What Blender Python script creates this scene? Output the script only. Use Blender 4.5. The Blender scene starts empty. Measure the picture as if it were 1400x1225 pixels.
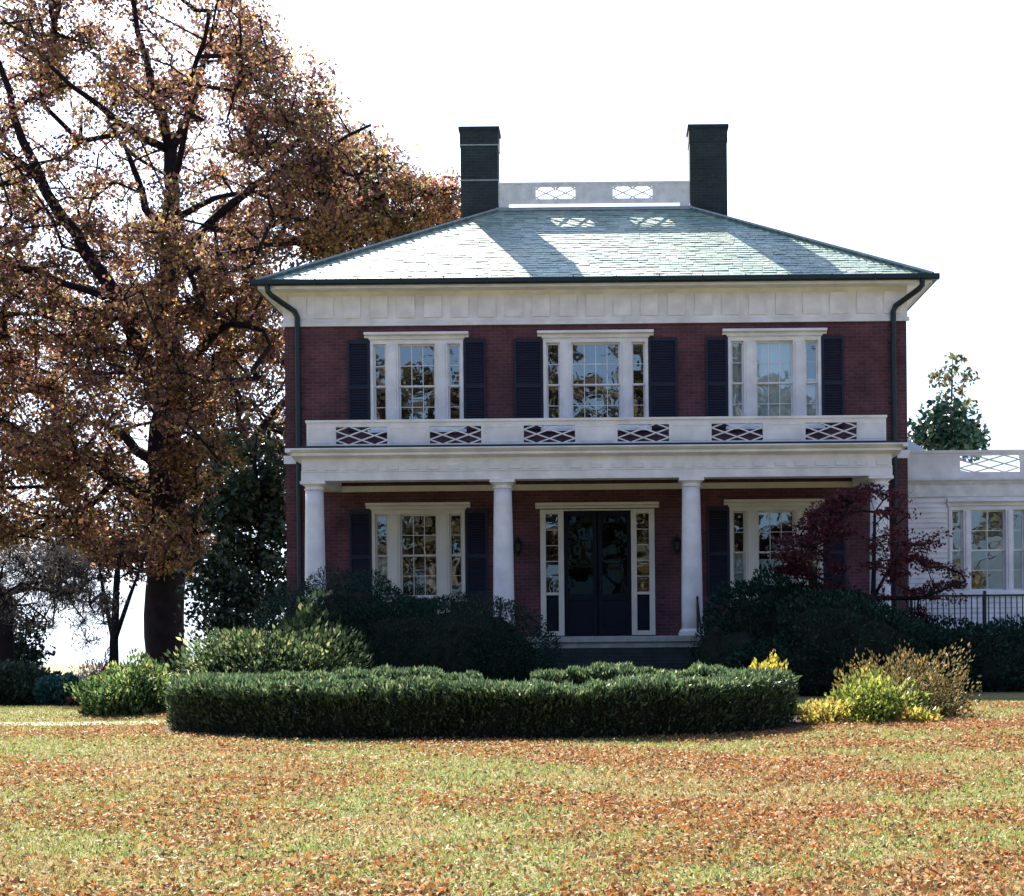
import bpy, math, random
import numpy as np
from mathutils import Vector, noise
rnd = random.Random(7)
rng = np.random.default_rng(11)
R = math.radians
scene = bpy.context.scene
COL = scene.collection

# ------------------------------------------------------------------ camera, sky, sun, exposure
F = 2268.0; CX = 818.0; CY = 870.0; ROLL = 0.0096; EYE = 1.6      # photograph pixels (1400 wide)
cam_d = bpy.data.cameras.new('camera'); cam = bpy.data.objects.new('camera', cam_d); COL.objects.link(cam)
cam.location = (0, 0, EYE); cam.rotation_euler = (R(90), ROLL, 0)
cam_d.sensor_width = 36; cam_d.lens = F/1400*36
cam_d.shift_x = (700-CX)/1400; cam_d.shift_y = (CY-612.5)/1400
cam_d.clip_start = 0.1; cam_d.clip_end = 6000
scene.camera = cam

SUN_DIR = Vector((-0.40, 1.0, 0.91)).normalized()                  # towards the sun: behind the house, a little left
elev = math.asin(SUN_DIR.z); azim = math.atan2(SUN_DIR.x, SUN_DIR.y)
world = bpy.data.worlds.new('World'); scene.world = world; world.use_nodes = True
wn = world.node_tree; wn.nodes.clear()
wo = wn.nodes.new('ShaderNodeOutputWorld'); wb = wn.nodes.new('ShaderNodeBackground'); sk = wn.nodes.new('ShaderNodeTexSky')
sk.sky_type = 'NISHITA'; sk.sun_disc = False; sk.sun_elevation = elev; sk.sun_rotation = azim
sk.air_density = 1.0; sk.dust_density = 3.2; sk.ozone_density = 4.0
wb.inputs['Strength'].default_value = 0.054
tn = wn.nodes.new('ShaderNodeVectorMath'); tn.operation = 'MULTIPLY'; tn.inputs[1].default_value = (0.80, 0.97, 1.30)
hs = wn.nodes.new('ShaderNodeHueSaturation'); hs.inputs['Saturation'].default_value = 0.45
wt_ = wn.nodes.new('ShaderNodeTexCoord'); wsx = wn.nodes.new('ShaderNodeSeparateXYZ'); wcx = wn.nodes.new('ShaderNodeCombineXYZ')
wmx = wn.nodes.new('ShaderNodeMath'); wmx.operation = 'MAXIMUM'; wmx.inputs[1].default_value = 0.035     # hazy light down to the far hills
wn.links.new(wt_.outputs['Generated'], wsx.inputs[0]); wn.links.new(wsx.outputs[0], wcx.inputs[0]); wn.links.new(wsx.outputs[1], wcx.inputs[1])
wn.links.new(wsx.outputs[2], wmx.inputs[0]); wn.links.new(wmx.outputs[0], wcx.inputs[2]); wn.links.new(wcx.outputs[0], sk.inputs['Vector'])
wn.links.new(sk.outputs[0], hs.inputs['Color']); wn.links.new(hs.outputs[0], tn.inputs[0])
wn.links.new(tn.outputs[0], wb.inputs[0]); wn.links.new(wb.outputs[0], wo.inputs[0])
sl = bpy.data.lights.new('sun', 'SUN'); sl.energy = 5.0; sl.angle = R(0.5); sl.color = (1, 0.91, 0.77)
so = bpy.data.objects.new('sun', sl); COL.objects.link(so)
so.rotation_euler = SUN_DIR.to_track_quat('Z', 'Y').to_euler(); so.location = (0, 0, 40)
vs = scene.view_settings
vs.view_transform = 'Standard'; vs.look = 'None'; vs.gamma = 1; vs.use_curve_mapping = False; vs.exposure = 2.06

# ------------------------------------------------------------------ helpers
def P(x, y, Y):
    """photograph pixel -> world point on the plane at distance Y (real size, real depth)"""
    dx = x-CX; up = CY-y
    return np.array([(dx+up*ROLL)/F*Y, Y, EYE+(up-dx*ROLL)/F*Y])

ORG = {}
def tag(o, label=None, cat=None, group=None, kind=None):
    if label: o['label'] = label
    if cat: o['category'] = cat
    if group: o['group'] = group
    if kind: o['kind'] = kind
    return o
def empty(name, loc, label, cat, group=None):
    o = bpy.data.objects.new(name, None); COL.objects.link(o); o.location = loc; o.empty_display_size = 0.3
    ORG[o] = np.array(loc, float)
    return tag(o, label, cat, group)
def link_mesh(name, me, V, mat, parent):
    c = np.array([(V[:,0].min()+V[:,0].max())/2, (V[:,1].min()+V[:,1].max())/2, V[:,2].min()])
    o = bpy.data.objects.new(name, me); COL.objects.link(o)
    ORG[o] = c
    if parent is not None:
        o.parent = parent; o.location = Vector(c-ORG[parent])
    else: o.location = Vector(c)
    me.materials.append(mat)
    return o, V-c

class MB:
    def __init__(s): s.v = []; s.f = []
    def add(s, vs_, fs):
        n = len(s.v); s.v += [tuple(v) for v in vs_]; s.f += [tuple(i+n for i in f) for f in fs]; return s
    def box(s, x0, x1, y0, y1, z0, z1):
        s.add([(x0,y0,z0),(x1,y0,z0),(x1,y1,z0),(x0,y1,z0),(x0,y0,z1),(x1,y0,z1),(x1,y1,z1),(x0,y1,z1)],
              [(3,2,1,0),(4,5,6,7),(0,1,5,4),(1,2,6,5),(2,3,7,6),(3,0,4,7)]); return s
    def bar(s, a, b, w, d):
        """bar from a to b lying in an XZ plane, w wide, d deep in Y"""
        a = np.array(a, float); b = np.array(b, float); t = b-a; t /= np.linalg.norm(t)
        n = np.array([-t[2], 0, t[0]])*w/2; e = np.array([0, d/2, 0])
        s.add([a-n-e, b-n-e, b+n-e, a+n-e, a-n+e, b-n+e, b+n+e, a+n+e],
              [(0,1,2,3),(7,6,5,4),(0,4,5,1),(1,5,6,2),(2,6,7,3),(3,7,4,0)]); return s
    def tube(s, pts, rad, n=8, cap=True):
        pts = [np.array(p, float) for p in pts]
        if not hasattr(rad, '__len__'): rad = [rad]*len(pts)
        base = len(s.v); up = np.array([0.03, 0.05, 1.0])
        prev = None
        for i, p in enumerate(pts):
            a = pts[max(i-1,0)]; b = pts[min(i+1,len(pts)-1)]; t = b-a; t /= (np.linalg.norm(t)+1e-9)
            if prev is None:
                u = np.cross(t, up if abs(t[2]) < .9 else np.array([1.0,0.1,0]))
            else:
                u = prev-t*np.dot(prev, t)
            u /= np.linalg.norm(u)+1e-9; prev = u; w = np.cross(t, u)
            for k in range(n):
                a_ = 2*math.pi*k/n; s.v.append(tuple(p+(u*math.cos(a_)+w*math.sin(a_))*rad[i]))
        for i in range(len(pts)-1):
            for k in range(n):
                k2 = (k+1) % n
                s.f.append((base+i*n+k, base+i*n+k2, base+(i+1)*n+k2, base+(i+1)*n+k))
        if cap:
            s.f.append(tuple(base+k for k in range(n))[::-1]); s.f.append(tuple(base+(len(pts)-1)*n+k for k in range(n)))
        return s
    def lathe(s, cx, cy, prof, n=20):
        base = len(s.v)
        for r, z in prof:
            for k in range(n):
                a_ = 2*math.pi*k/n; s.v.append((cx+r*math.cos(a_), cy+r*math.sin(a_), z))
        for i in range(len(prof)-1):
            for k in range(n):
                k2 = (k+1) % n; s.f.append((base+i*n+k, base+i*n+k2, base+(i+1)*n+k2, base+(i+1)*n+k))
        s.f.append(tuple(base+k for k in range(n))[::-1]); s.f.append(tuple(base+(len(prof)-1)*n+k for k in range(n)))
        return s
    def prof_x(s, prof, x0, x1):
        """extrude a closed (y,z) profile along x"""
        n = len(prof); vs_ = [(x0,y,z) for y,z in prof]+[(x1,y,z) for y,z in prof]
        s.add(vs_, [tuple(range(n))[::-1], tuple(range(n,2*n))]+[(i,(i+1)%n,(i+1)%n+n,i+n) for i in range(n)]); return s
    def build(s, name, mat, parent=None, bevel=0, smooth=False, label=None, cat=None, group=None, kind=None):
        me = bpy.data.meshes.new(name)
        V = np.array(s.v, float)
        o, V2 = link_mesh(name, me, V, mat, parent)
        me.from_pydata([tuple(v) for v in V2], [], s.f); me.update()
        import bmesh
        bm = bmesh.new(); bm.from_mesh(me); bmesh.ops.recalc_face_normals(bm, faces=bm.faces)
        if bevel: bmesh.ops.bevel(bm, geom=bm.edges[:], offset=bevel, segments=1, affect='EDGES', clamp_overlap=True)
        bm.to_mesh(me); bm.free()
        if smooth:
            me.polygons.foreach_set('use_smooth', [True]*len(me.polygons))
        tag(o, label, cat, group, kind)
        return o

def leaf_mesh(name, C, size, cols, mat, parent=None, aspect=0.5, up=0.0, droop=0.0, dirs=None, **tags):
    """C: N centres; each leaf is a folded four-corner blade of its own colour"""
    N = len(C); size = np.broadcast_to(size, (N,))[:,None]
    t = rng.normal(size=(N,3)) if dirs is None else dirs+rng.normal(size=(N,3))*0.45
    t[:,2] -= droop
    t /= np.linalg.norm(t, axis=1)[:,None]+1e-9
    w = rng.normal(size=(N,3)); w[:,2] *= (1-up)
    s_ = np.cross(t, w); s_ /= np.linalg.norm(s_, axis=1)[:,None]+1e-9
    n = np.cross(t, s_)
    V = np.empty((N,4,3))
    V[:,0] = C-t*size*.5; V[:,2] = C+t*size*.5
    fold = n*size*.12
    V[:,1] = C+s_*size*.5*aspect+fold-t*size*.06; V[:,3] = C-s_*size*.5*aspect+fold-t*size*.06
    V = V.reshape(-1,3)
    me = bpy.data.meshes.new(name)
    o, V2 = link_mesh(name, me, V, mat, parent)
    me.vertices.add(4*N); me.vertices.foreach_set('co', V2.astype(np.float32).ravel())
    me.loops.add(4*N); me.loops.foreach_set('vertex_index', np.arange(4*N, dtype=np.int32))
    me.polygons.add(N); me.polygons.foreach_set('loop_start', np.arange(0,4*N,4,dtype=np.int32))
    me.update(calc_edges=True)
    ca = me.color_attributes.new('tint', 'FLOAT_COLOR', 'POINT')
    cc = np.ones((N,4,4)); cc[:,:,:3] = cols[:,None,:]
    ca.data.foreach_set('color', cc.astype(np.float32).ravel())
    tag(o, **tags)
    return o
def pick(cols, w, N, jit=0.25):
    c = np.array(cols)[rng.choice(len(cols), N, p=np.array(w)/sum(w))]
    return np.clip(c*(1+rng.normal(size=(N,1))*jit), 0.004, 0.9)

# ------------------------------------------------------------------ materials
def mat(name, base, rough=0.6, spec=0.5, noise_s=None, noise_amt=0.15, bump=0, bump_s=40, metal=0):
    m = bpy.data.materials.new(name); m.use_nodes = True; nt = m.node_tree; b = nt.nodes['Principled BSDF']
    b.inputs['Base Color'].default_value = (*base, 1); b.inputs['Roughness'].default_value = rough
    b.inputs['Specular IOR Level'].default_value = spec; b.inputs['Metallic'].default_value = metal
    tc = nt.nodes.new('ShaderNodeTexCoord')
    if noise_s:
        nz = nt.nodes.new('ShaderNodeTexNoise'); nz.inputs['Scale'].default_value = noise_s; nz.inputs['Detail'].default_value = 6
        nt.links.new(tc.outputs['Object'], nz.inputs['Vector'])
        mp = nt.nodes.new('ShaderNodeMapRange'); mp.inputs['From Min'].default_value = .3; mp.inputs['From Max'].default_value = .7
        mp.inputs['To Min'].default_value = 1-noise_amt; mp.inputs['To Max'].default_value = 1+noise_amt*.4
        nt.links.new(nz.outputs['Fac'], mp.inputs['Value'])
        mx = nt.nodes.new('ShaderNodeVectorMath'); mx.operation = 'SCALE'; mx.inputs[0].default_value = base
        nt.links.new(mp.outputs[0], mx.inputs['Scale']); nt.links.new(mx.outputs[0], b.inputs['Base Color'])
    if bump:
        nb = nt.nodes.new('ShaderNodeTexNoise'); nb.inputs['Scale'].default_value = bump_s; nb.inputs['Detail'].default_value = 5
        nt.links.new(tc.outputs['Object'], nb.inputs['Vector'])
        bp = nt.nodes.new('ShaderNodeBump'); bp.inputs['Strength'].default_value = bump; bp.inputs['Distance'].default_value = 0.02
        nt.links.new(nb.outputs['Fac'], bp.inputs['Height']); nt.links.new(bp.outputs[0], b.inputs['Normal'])
    return m
def brick_mat(name, c1, c2, mortar):
    m = bpy.data.materials.new(name); m.use_nodes = True; nt = m.node_tree; b = nt.nodes['Principled BSDF']; L = nt.links.new
    b.inputs['Roughness'].default_value = .85; b.inputs['Specular IOR Level'].default_value = .3
    tc = nt.nodes.new('ShaderNodeTexCoord'); sp = nt.nodes.new('ShaderNodeSeparateXYZ'); L(tc.outputs['Object'], sp.inputs[0])
    ad = nt.nodes.new('ShaderNodeMath'); L(sp.outputs[0], ad.inputs[0]); L(sp.outputs[1], ad.inputs[1])
    cb = nt.nodes.new('ShaderNodeCombineXYZ'); L(ad.outputs[0], cb.inputs[0]); L(sp.outputs[2], cb.inputs[1])
    br = nt.nodes.new('ShaderNodeTexBrick'); L(cb.outputs[0], br.inputs['Vector'])
    br.inputs['Color1'].default_value = (*c1,1); br.inputs['Color2'].default_value = (*c2,1); br.inputs['Mortar'].default_value = (*mortar,1)
    br.inputs['Scale'].default_value = 1; br.inputs['Brick Width'].default_value = .215; br.inputs['Row Height'].default_value = .073
    br.inputs['Mortar Size'].default_value = .006; br.inputs['Bias'].default_value = -.2
    nz = nt.nodes.new('ShaderNodeTexNoise'); nz.inputs['Scale'].default_value = 1.3; nz.inputs['Detail'].default_value = 8
    nz.inputs['Roughness'].default_value = .7
    L(tc.outputs['Object'], nz.inputs['Vector'])
    mp = nt.nodes.new('ShaderNodeMapRange'); mp.inputs['From Min'].default_value = .3; mp.inputs['From Max'].default_value = .7
    mp.inputs['To Min'].default_value = .5; mp.inputs['To Max'].default_value = 1.35; L(nz.outputs['Fac'], mp.inputs['Value'])
    mx = nt.nodes.new('ShaderNodeVectorMath'); mx.operation = 'SCALE'; L(br.outputs['Color'], mx.inputs[0]); L(mp.outputs[0], mx.inputs['Scale'])
    L(mx.outputs[0], b.inputs['Base Color'])
    bp = nt.nodes.new('ShaderNodeBump'); bp.inputs['Strength'].default_value = .5; bp.inputs['Distance'].default_value = .01; bp.invert = True
    L(br.outputs['Fac'], bp.inputs['Height']); L(bp.outputs[0], b.inputs['Normal'])
    return m
def leaf_mat(name, trans=0.4, rough=0.55, spec=0.25):
    m = bpy.data.materials.new(name); m.use_nodes = True; nt = m.node_tree; b = nt.nodes['Principled BSDF']; L = nt.links.new
    at = nt.nodes.new('ShaderNodeAttribute'); at.attribute_name = 'tint'
    L(at.outputs['Color'], b.inputs['Base Color']); b.inputs['Roughness'].default_value = rough; b.inputs['Specular IOR Level'].default_value = spec
    tr = nt.nodes.new('ShaderNodeBsdfTranslucent'); L(at.outputs['Color'], tr.inputs['Color'])
    mx = nt.nodes.new('ShaderNodeMixShader'); mx.inputs[0].default_value = trans
    L(b.outputs[0], mx.inputs[1]); L(tr.outputs[0], mx.inputs[2]); L(mx.outputs[0], nt.nodes['Material Output'].inputs['Surface'])
    return m
def glass_mat(name, fac, tint=(1,1,1)):
    m = bpy.data.materials.new(name); m.use_nodes = True; nt = m.node_tree; L = nt.links.new
    nt.nodes.remove(nt.nodes['Principled BSDF'])
    t = nt.nodes.new('ShaderNodeBsdfTransparent'); t.inputs[0].default_value = (.7,.78,.78,1)
    g = nt.nodes.new('ShaderNodeBsdfGlossy'); g.inputs['Roughness'].default_value = .01; g.inputs[0].default_value = (*tint,1)
    tc = nt.nodes.new('ShaderNodeTexCoord'); nz = nt.nodes.new('ShaderNodeTexNoise'); nz.inputs['Scale'].default_value = 1.6; nz.inputs['Detail'].default_value = 1
    L(tc.outputs['Object'], nz.inputs['Vector'])
    bp = nt.nodes.new('ShaderNodeBump'); bp.inputs['Strength'].default_value = .16; bp.inputs['Distance'].default_value = .02
    L(nz.outputs['Fac'], bp.inputs['Height']); L(bp.outputs[0], g.inputs['Normal'])
    mx = nt.nodes.new('ShaderNodeMixShader'); mx.inputs[0].default_value = fac
    L(t.outputs[0], mx.inputs[1]); L(g.outputs[0], mx.inputs[2]); L(mx.outputs[0], nt.nodes['Material Output'].inputs['Surface'])
    return m
M = {}
M['brick'] = brick_mat('brick', (.125,.042,.052), (.075,.030,.043), (.12,.09,.10))
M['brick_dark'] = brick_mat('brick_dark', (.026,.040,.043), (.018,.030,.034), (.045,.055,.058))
M['white'] = mat('white_paint', (.82,.80,.83), .55, .4, 2.6, .2, .15, 30)
M['white2'] = mat('aged_white_paint', (.76,.75,.76), .6, .4, 5, .2, .2, 25)
M['cream'] = mat('cream_paint', (.70,.66,.60), .6, .4, 3, .12)
M['shutter'] = mat('navy_paint', (.008,.014,.034), .5, .3, 3, .2)
M['door'] = mat('dark_door_paint', (.006,.010,.022), .6, .15)
M['iron'] = mat('dark_green_iron', (.006,.02,.026), .45, .4, 8, .3)
M['black_iron'] = mat('black_iron', (.01,.01,.014), .5, .4)
M['flash'] = mat('lead_flashing', (.28,.33,.36), .5, .5, 6, .2)
M['stone'] = mat('grey_stone', (.36,.38,.36), .8, .3, 6, .25, .3, 30)
M['pane'] = glass_mat('window_glass', .21, (.80,.96,1))
M['pane_dim'] = glass_mat('door_glass', .022, (.5,.9,1))
M['curtain'] = mat('sheer_curtain', (.78,.80,.78), .9, .1, 3, .15)
M['inside'] = mat('dark_room', (.06,.05,.045), .9, .1)
M['bark'] = mat('bark', (.026,.021,.027), .95, .1, 3, .4, .8, 12)
M['bark_grey'] = mat('grey_bark', (.10,.085,.08), .95, .1, 3, .3, .5, 12)
M['twig'] = mat('shrub_stems', (.02,.022,.018), .95, .05, 6, .5)
M['leaf'] = leaf_mat('leaf_foliage', .5)
M['leaf_thick'] = leaf_mat('evergreen_foliage', .12, .42, .45)
M['needle'] = leaf_mat('yew_foliage', .24, .45, .6)
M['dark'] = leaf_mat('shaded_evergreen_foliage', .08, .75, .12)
M['litter'] = leaf_mat('fallen_leaf', .3, .65, .2)
M['grass'] = leaf_mat('grass_blade', .35, .6, .25)

def slate_mat():
    m = bpy.data.materials.new('weathered_slate'); m.use_nodes = True; nt = m.node_tree; b = nt.nodes['Principled BSDF']; L = nt.links.new
    at = nt.nodes.new('ShaderNodeAttribute'); at.attribute_name = 'tint'
    tc = nt.nodes.new('ShaderNodeTexCoord'); nz = nt.nodes.new('ShaderNodeTexNoise'); nz.inputs['Scale'].default_value = 5; nz.inputs['Detail'].default_value = 8
    L(tc.outputs['Object'], nz.inputs['Vector'])
    mp = nt.nodes.new('ShaderNodeMapRange'); mp.inputs['From Min'].default_value = .3; mp.inputs['From Max'].default_value = .7
    mp.inputs['To Min'].default_value = .75; mp.inputs['To Max'].default_value = 1.2; L(nz.outputs['Fac'], mp.inputs['Value'])
    mx = nt.nodes.new('ShaderNodeVectorMath'); mx.operation = 'SCALE'; L(at.outputs['Color'], mx.inputs[0]); L(mp.outputs[0], mx.inputs['Scale'])
    L(mx.outputs[0], b.inputs['Base Color']); b.inputs['Roughness'].default_value = .5; b.inputs['Specular IOR Level'].default_value = .5
    bp = nt.nodes.new('ShaderNodeBump'); bp.inputs['Strength'].default_value = .4; bp.inputs['Distance'].default_value = .02
    L(nz.outputs['Fac'], bp.inputs['Height']); L(bp.outputs[0], b.inputs['Normal'])
    return m
M['slate'] = slate_mat()

# ------------------------------------------------------------------ ground
def gz(x, y):
    x = np.asarray(x, float); y = np.asarray(y, float)
    z = np.where(y < 26, 0.02*y, 0.52)
    z = np.where(y < -40, -0.8, z)
    z = z-np.clip((y-52)/180, 0, 1)**1.0*22
    z = z-np.clip((y-230)/2500, 0, 1)*22
    z = z-np.where((x < -18) & (y > 20), np.clip((-18-x)/200, 0, 1)*8*np.clip((y-20)/30,0,1), 0)
    return z+0.02*np.sin(x*.9+y*.5)*np.cos(y*.7-x*.3)*np.clip((30-np.abs(y-15))/15, 0, 1)
def build_ground():
    ys = np.concatenate([np.array([-200,-120,-70,-40]), np.linspace(-30,5,12), np.linspace(6,30,60), np.linspace(31,60,30), np.geomspace(62,4000,30)])
    xs = np.concatenate([-np.geomspace(3000,30,20), np.linspace(-28,24,100), np.geomspace(26,3000,20)])
    X, Y = np.meshgrid(xs, ys); Z = gz(X, Y)
    nx = len(xs); V = np.stack([X,Y,Z],-1).reshape(-1,3)
    f = [(j*nx+i, j*nx+i+1, (j+1)*nx+i+1, (j+1)*nx+i) for j in range(len(ys)-1) for i in range(nx-1)]
    m = bpy.data.materials.new('lawn_turf'); m.use_nodes = True; nt = m.node_tree; b = nt.nodes['Principled BSDF']; L = nt.links.new
    b.inputs['Roughness'].default_value = .9; b.inputs['Specular IOR Level'].default_value = .15
    tc = nt.nodes.new('ShaderNodeTexCoord')
    n1 = nt.nodes.new('ShaderNodeTexNoise'); n1.inputs['Scale'].default_value = .5; n1.inputs['Detail'].default_value = 4
    n2 = nt.nodes.new('ShaderNodeTexNoise'); n2.inputs['Scale'].default_value = 22; n2.inputs['Detail'].default_value = 8; n2.inputs['Roughness'].default_value = .7
    for n_ in (n1, n2): L(tc.outputs['Object'], n_.inputs['Vector'])
    r1 = nt.nodes.new('ShaderNodeValToRGB'); e = r1.color_ramp.elements
    e[0].position = .35; e[0].color = (.194,.194,.079,1); e[1].position = .65; e[1].color = (.259,.223,.115,1)
    r2 = nt.nodes.new('ShaderNodeValToRGB'); e = r2.color_ramp.elements
    e[0].position = .38; e[0].color = (.35,.33,.28,1); e[1].position = .6; e[1].color = (1,1,1,1)
    L(n1.outputs['Fac'], r1.inputs[0]); L(n2.outputs['Fac'], r2.inputs[0])
    mx = nt.nodes.new('ShaderNodeMix'); mx.data_type = 'RGBA'; mx.blend_type = 'MULTIPLY'; mx.inputs[0].default_value = 1
    L(r1.outputs[0], mx.inputs[6]); L(r2.outputs[0], mx.inputs[7]); L(mx.outputs[2], b.inputs['Base Color'])
    bp = nt.nodes.new('ShaderNodeBump'); bp.inputs['Strength'].default_value = .6; bp.inputs['Distance'].default_value = .04
    L(n2.outputs['Fac'], bp.inputs['Height']); L(bp.outputs[0], b.inputs['Normal'])
    mb = MB(); mb.v = [tuple(v) for v in V]; mb.f = f
    mb.build('lawn', m, smooth=True, kind='structure', label='wide lawn covered in fallen leaves in front of the brick house')
build_ground()

def ribbon(name, pts, w, mt, dz=0.012, **tags):
    mb = MB()
    n = 40; P_ = np.array(pts, float)
    d = np.r_[0, np.cumsum(np.linalg.norm(np.diff(P_, axis=0), axis=1))]
    s = np.linspace(0, d[-1], n); px = np.interp(s, d, P_[:,0]); py = np.interp(s, d, P_[:,1])
    for i in range(n):
        for k in (-.5, 0, .5):
            x = px[i]; y = py[i]+k*w*(1+.15*math.sin(i*1.7+k)); mb.v.append((x, y, float(gz(x, y))+dz))
    for i in range(n-1):
        for k in (0,1): a = i*3+k; mb.f.append((a, a+3, a+4, a+1))
    return mb.build(name, mt, **tags)
M['gravel'] = mat('pale_gravel', (.42,.40,.36), .9, .2, 25, .4, .6, 60)
M['soil'] = mat('bed_soil', (.05,.035,.028), .95, .1, 12, .4, .6, 30)
ribbon('drive', [(-22,23.6),(-12,23.4),(-5.4,22.9)], .75, M['gravel'], kind='structure')
ribbon('path', [(4.0,21.9),(8,22.2),(16,22.6)], .5, M['gravel'], kind='structure')

# ------------------------------------------------------------------ house numbers
YW = 36.0; HW = 6.75; DEPTH = 13.5; DECK = 1.60; G0 = 0.5
o_ = 0.49; YE = YW-o_; ZE = EYE+491/F*YE                           # eave edge
TI = 4.90; YT = YE+TI; HT = HW+o_-TI; ZT = EYE+585/F*YT            # flat roof deck
SL = (ZT-ZE)/TI
house = empty('brick_house', (0, YW, G0), 'two storey red brick house with white columned porch, grey slate hipped roof and two chimneys', 'house')
FR0 = EYE+428/63*1.0; FR1 = ZE-.14

def wall_with_openings(x0, x1, z0, z1, y0, y1, ops):
    xs = sorted({x0, x1, *[v for o in ops for v in o[:2]]}); zs = sorted({z0, z1, *[v for o in ops for v in o[2:]]})
    mb = MB()
    for i in range(len(xs)-1):
        run = None
        for j in range(len(zs)-1):
            cx = (xs[i]+xs[i+1])/2; cz = (zs[j]+zs[j+1])/2
            if any(o[0] < cx < o[1] and o[2] < cz < o[3] for o in ops):
                if run is not None: mb.box(xs[i], xs[i+1], y0, y1, run, zs[j]); run = None
            elif run is None: run = zs[j]
        if run is not None: mb.box(xs[i], xs[i+1], y0, y1, run, zs[-1])
    return mb
UZ0, UZ1 = 6.12, 8.05; LZ0, LZ1 = 2.45, 4.36
WX = 3.88
upper = [(-WX, 2.02, 3, 0), (0, 2.28, 4, 1), (WX, 2.02, 3, 2)]
ops = [(c-w/2+.02, c+w/2-.02, UZ0, UZ1) for c, w, n, k in upper]
ops += [(c-1.01+.02, c+1.01-.02, LZ0, LZ1) for c in (-WX, WX)]
DOORW = 2.48
ops += [(-DOORW/2+.02, DOORW/2-.02, DECK+.02, LZ1)]
w = wall_with_openings(-HW, HW, G0-.6, FR0, YW, YW+.32, ops)
w.box(-HW, -HW+.32, YW+.32, YW+DEPTH, G0-.6, FR0); w.box(HW-.32, HW, YW+.32, YW+DEPTH, G0-.6, FR0)
w.box(-HW+.32, HW-.32, YW+DEPTH-.32, YW+DEPTH, G0-.6, FR0)
w.build('wall', M['brick'], house)
MB().box(-HW+.33, HW-.33, YW+.33, YW+DEPTH-.33, DECK-.3, DECK).box(-HW+.33, HW-.33, YW+.33, YW+DEPTH-.33, 5.0, 5.3)\
    .box(-HW+.33, HW-.33, YW+4.5, YW+4.6, DECK+.01, 4.99).box(-HW+.33, HW-.33, YW+4.5, YW+4.6, 5.31, FR0).build('room_floor', M['inside'], house)
# frieze with its shallow blocks and the sloping soffit
fz = MB()
YB = YW+DEPTH
fz.box(-HW-.02, HW+.02, YW-.02, YW+.3, FR0, FR1+.05)
fz.box(-HW-.02, -HW+.3, YW+.3, YB-.3, FR0, FR1+.05).box(HW-.3, HW+.02, YW+.3, YB-.3, FR0, FR1+.05).box(-HW-.02, HW+.02, YB-.3, YB+.02, FR0, FR1+.05)
fz.box(-HW-.06, HW+.06, YW-.06, YW-.02, FR0-.02, FR0+.07)
fz.build('frieze', M['white'], house, bevel=.004)
fb = MB()
nb = 23
for i in range(nb):
    x = -6.45+12.9*i/(nb-1)
    fb.prof_x([(YW-.021, FR0+.15), (YW-.05, FR0+.15), (YW-.055, FR0+.19), (YW-.055, FR1-.12), (YW-.021, FR1-.12)], x-.19, x+.19)
fb.build('frieze_block', M['white'], house, bevel=.004)
sf = MB()
xo = HW+o_-.03
sf.box(-xo, xo, YE+.03, YW-.021, FR1-.02, FR1+.03); sf.box(-xo, xo, YB+.021, YB+o_-.03, FR1-.02, FR1+.03)
sf.box(-xo, -HW-.021, YW-.021, YB+.021, FR1-.02, FR1+.03); sf.box(HW+.021, xo, YW-.021, YB+.021, FR1-.02, FR1+.03)
sf.box(-xo-.005, xo+.005, YE+.012, YE+.03, FR1-.04, FR1+.1); sf.box(-xo-.02, -xo-.001, YE+.04, YB+o_-.04, FR1-.04, FR1+.1); sf.box(xo+.001, xo+.02, YE+.04, YB+o_-.04, FR1-.04, FR1+.1)
sf.build('soffit', M['white'], house)
# roof: deck boards under individually laid slates
HE = HW+o_
YBE = YB+o_; YBT = YBE-TI
r_ = MB()
r_.add([(-HE,YE,ZE-.05),(HE,YE,ZE-.05),(HE,YBE,ZE-.05),(-HE,YBE,ZE-.05),(-HT,YT,ZT-.05),(HT,YT,ZT-.05),(HT,YBT,ZT-.05),(-HT,YBT,ZT-.05)],
       [(0,1,5,4),(1,2,6,5),(2,3,7,6),(3,0,4,7),(4,5,6,7),(0,3,2,1)])
roof = r_.build('roof', M['flash'], house)
def slates(ax):
    """one slope of slates; ax 0 front, 1 right, 2 back, 3 left"""
    C_, cols = [], []
    L_ = math.hypot(TI, ZT-ZE); course = .17; nrow = int(L_/course)
    V = []; 
    for j in range(nrow+1):
        a = j*course; 
        t = a/L_; half = {0: HE+(HT-HE)*t, 2: HE+(HT-HE)*t}.get(ax, (YBE-YE)/2+((YBT-YT)/2-(YBE-YE)/2)*t)
        x = -half-rnd.uniform(0,.25)
        while x < half:
            wd = rnd.uniform(.19,.33); x1 = min(x+wd-.008, half); x0 = max(x, -half)
            if x1-x0 > .03:
                s0 = a-rnd.uniform(0,.022)-(.03 if rnd.random() < .05 else 0); s1 = min(a+course*1.35, L_)
                h0 = .010+rnd.uniform(0,.012); h1 = .004
                V.append((x0,x1,s0,s1,h0,h1,rnd.uniform(-.004,.004)))
            x += wd
    mid = (YE+YBE)/2
    ct, st = TI/L_, (ZT-ZE)/L_
    mb = []; 
    for (x0,x1,s0,s1,h0,h1,k) in V:
        q = []
        for (x,s,h) in ((x0,s0,h0+k),(x1,s0,h0-k),(x1,s1,h1),(x0,s1,h1),(x0,s0,h0+k-.009),(x1,s0,h0-k-.009)):
            d = s*ct-h*st; z = ZE-.045+s*st+h*ct
            if ax == 0: q.append((x, YE+d, z))
            elif ax == 2: q.append((-x, YBE-d, z))
            elif ax == 1: q.append((HE-d, mid+x, z))
            else: q.append((-HE+d, mid-x, z))
        mb.append(q)
    return mb
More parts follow.
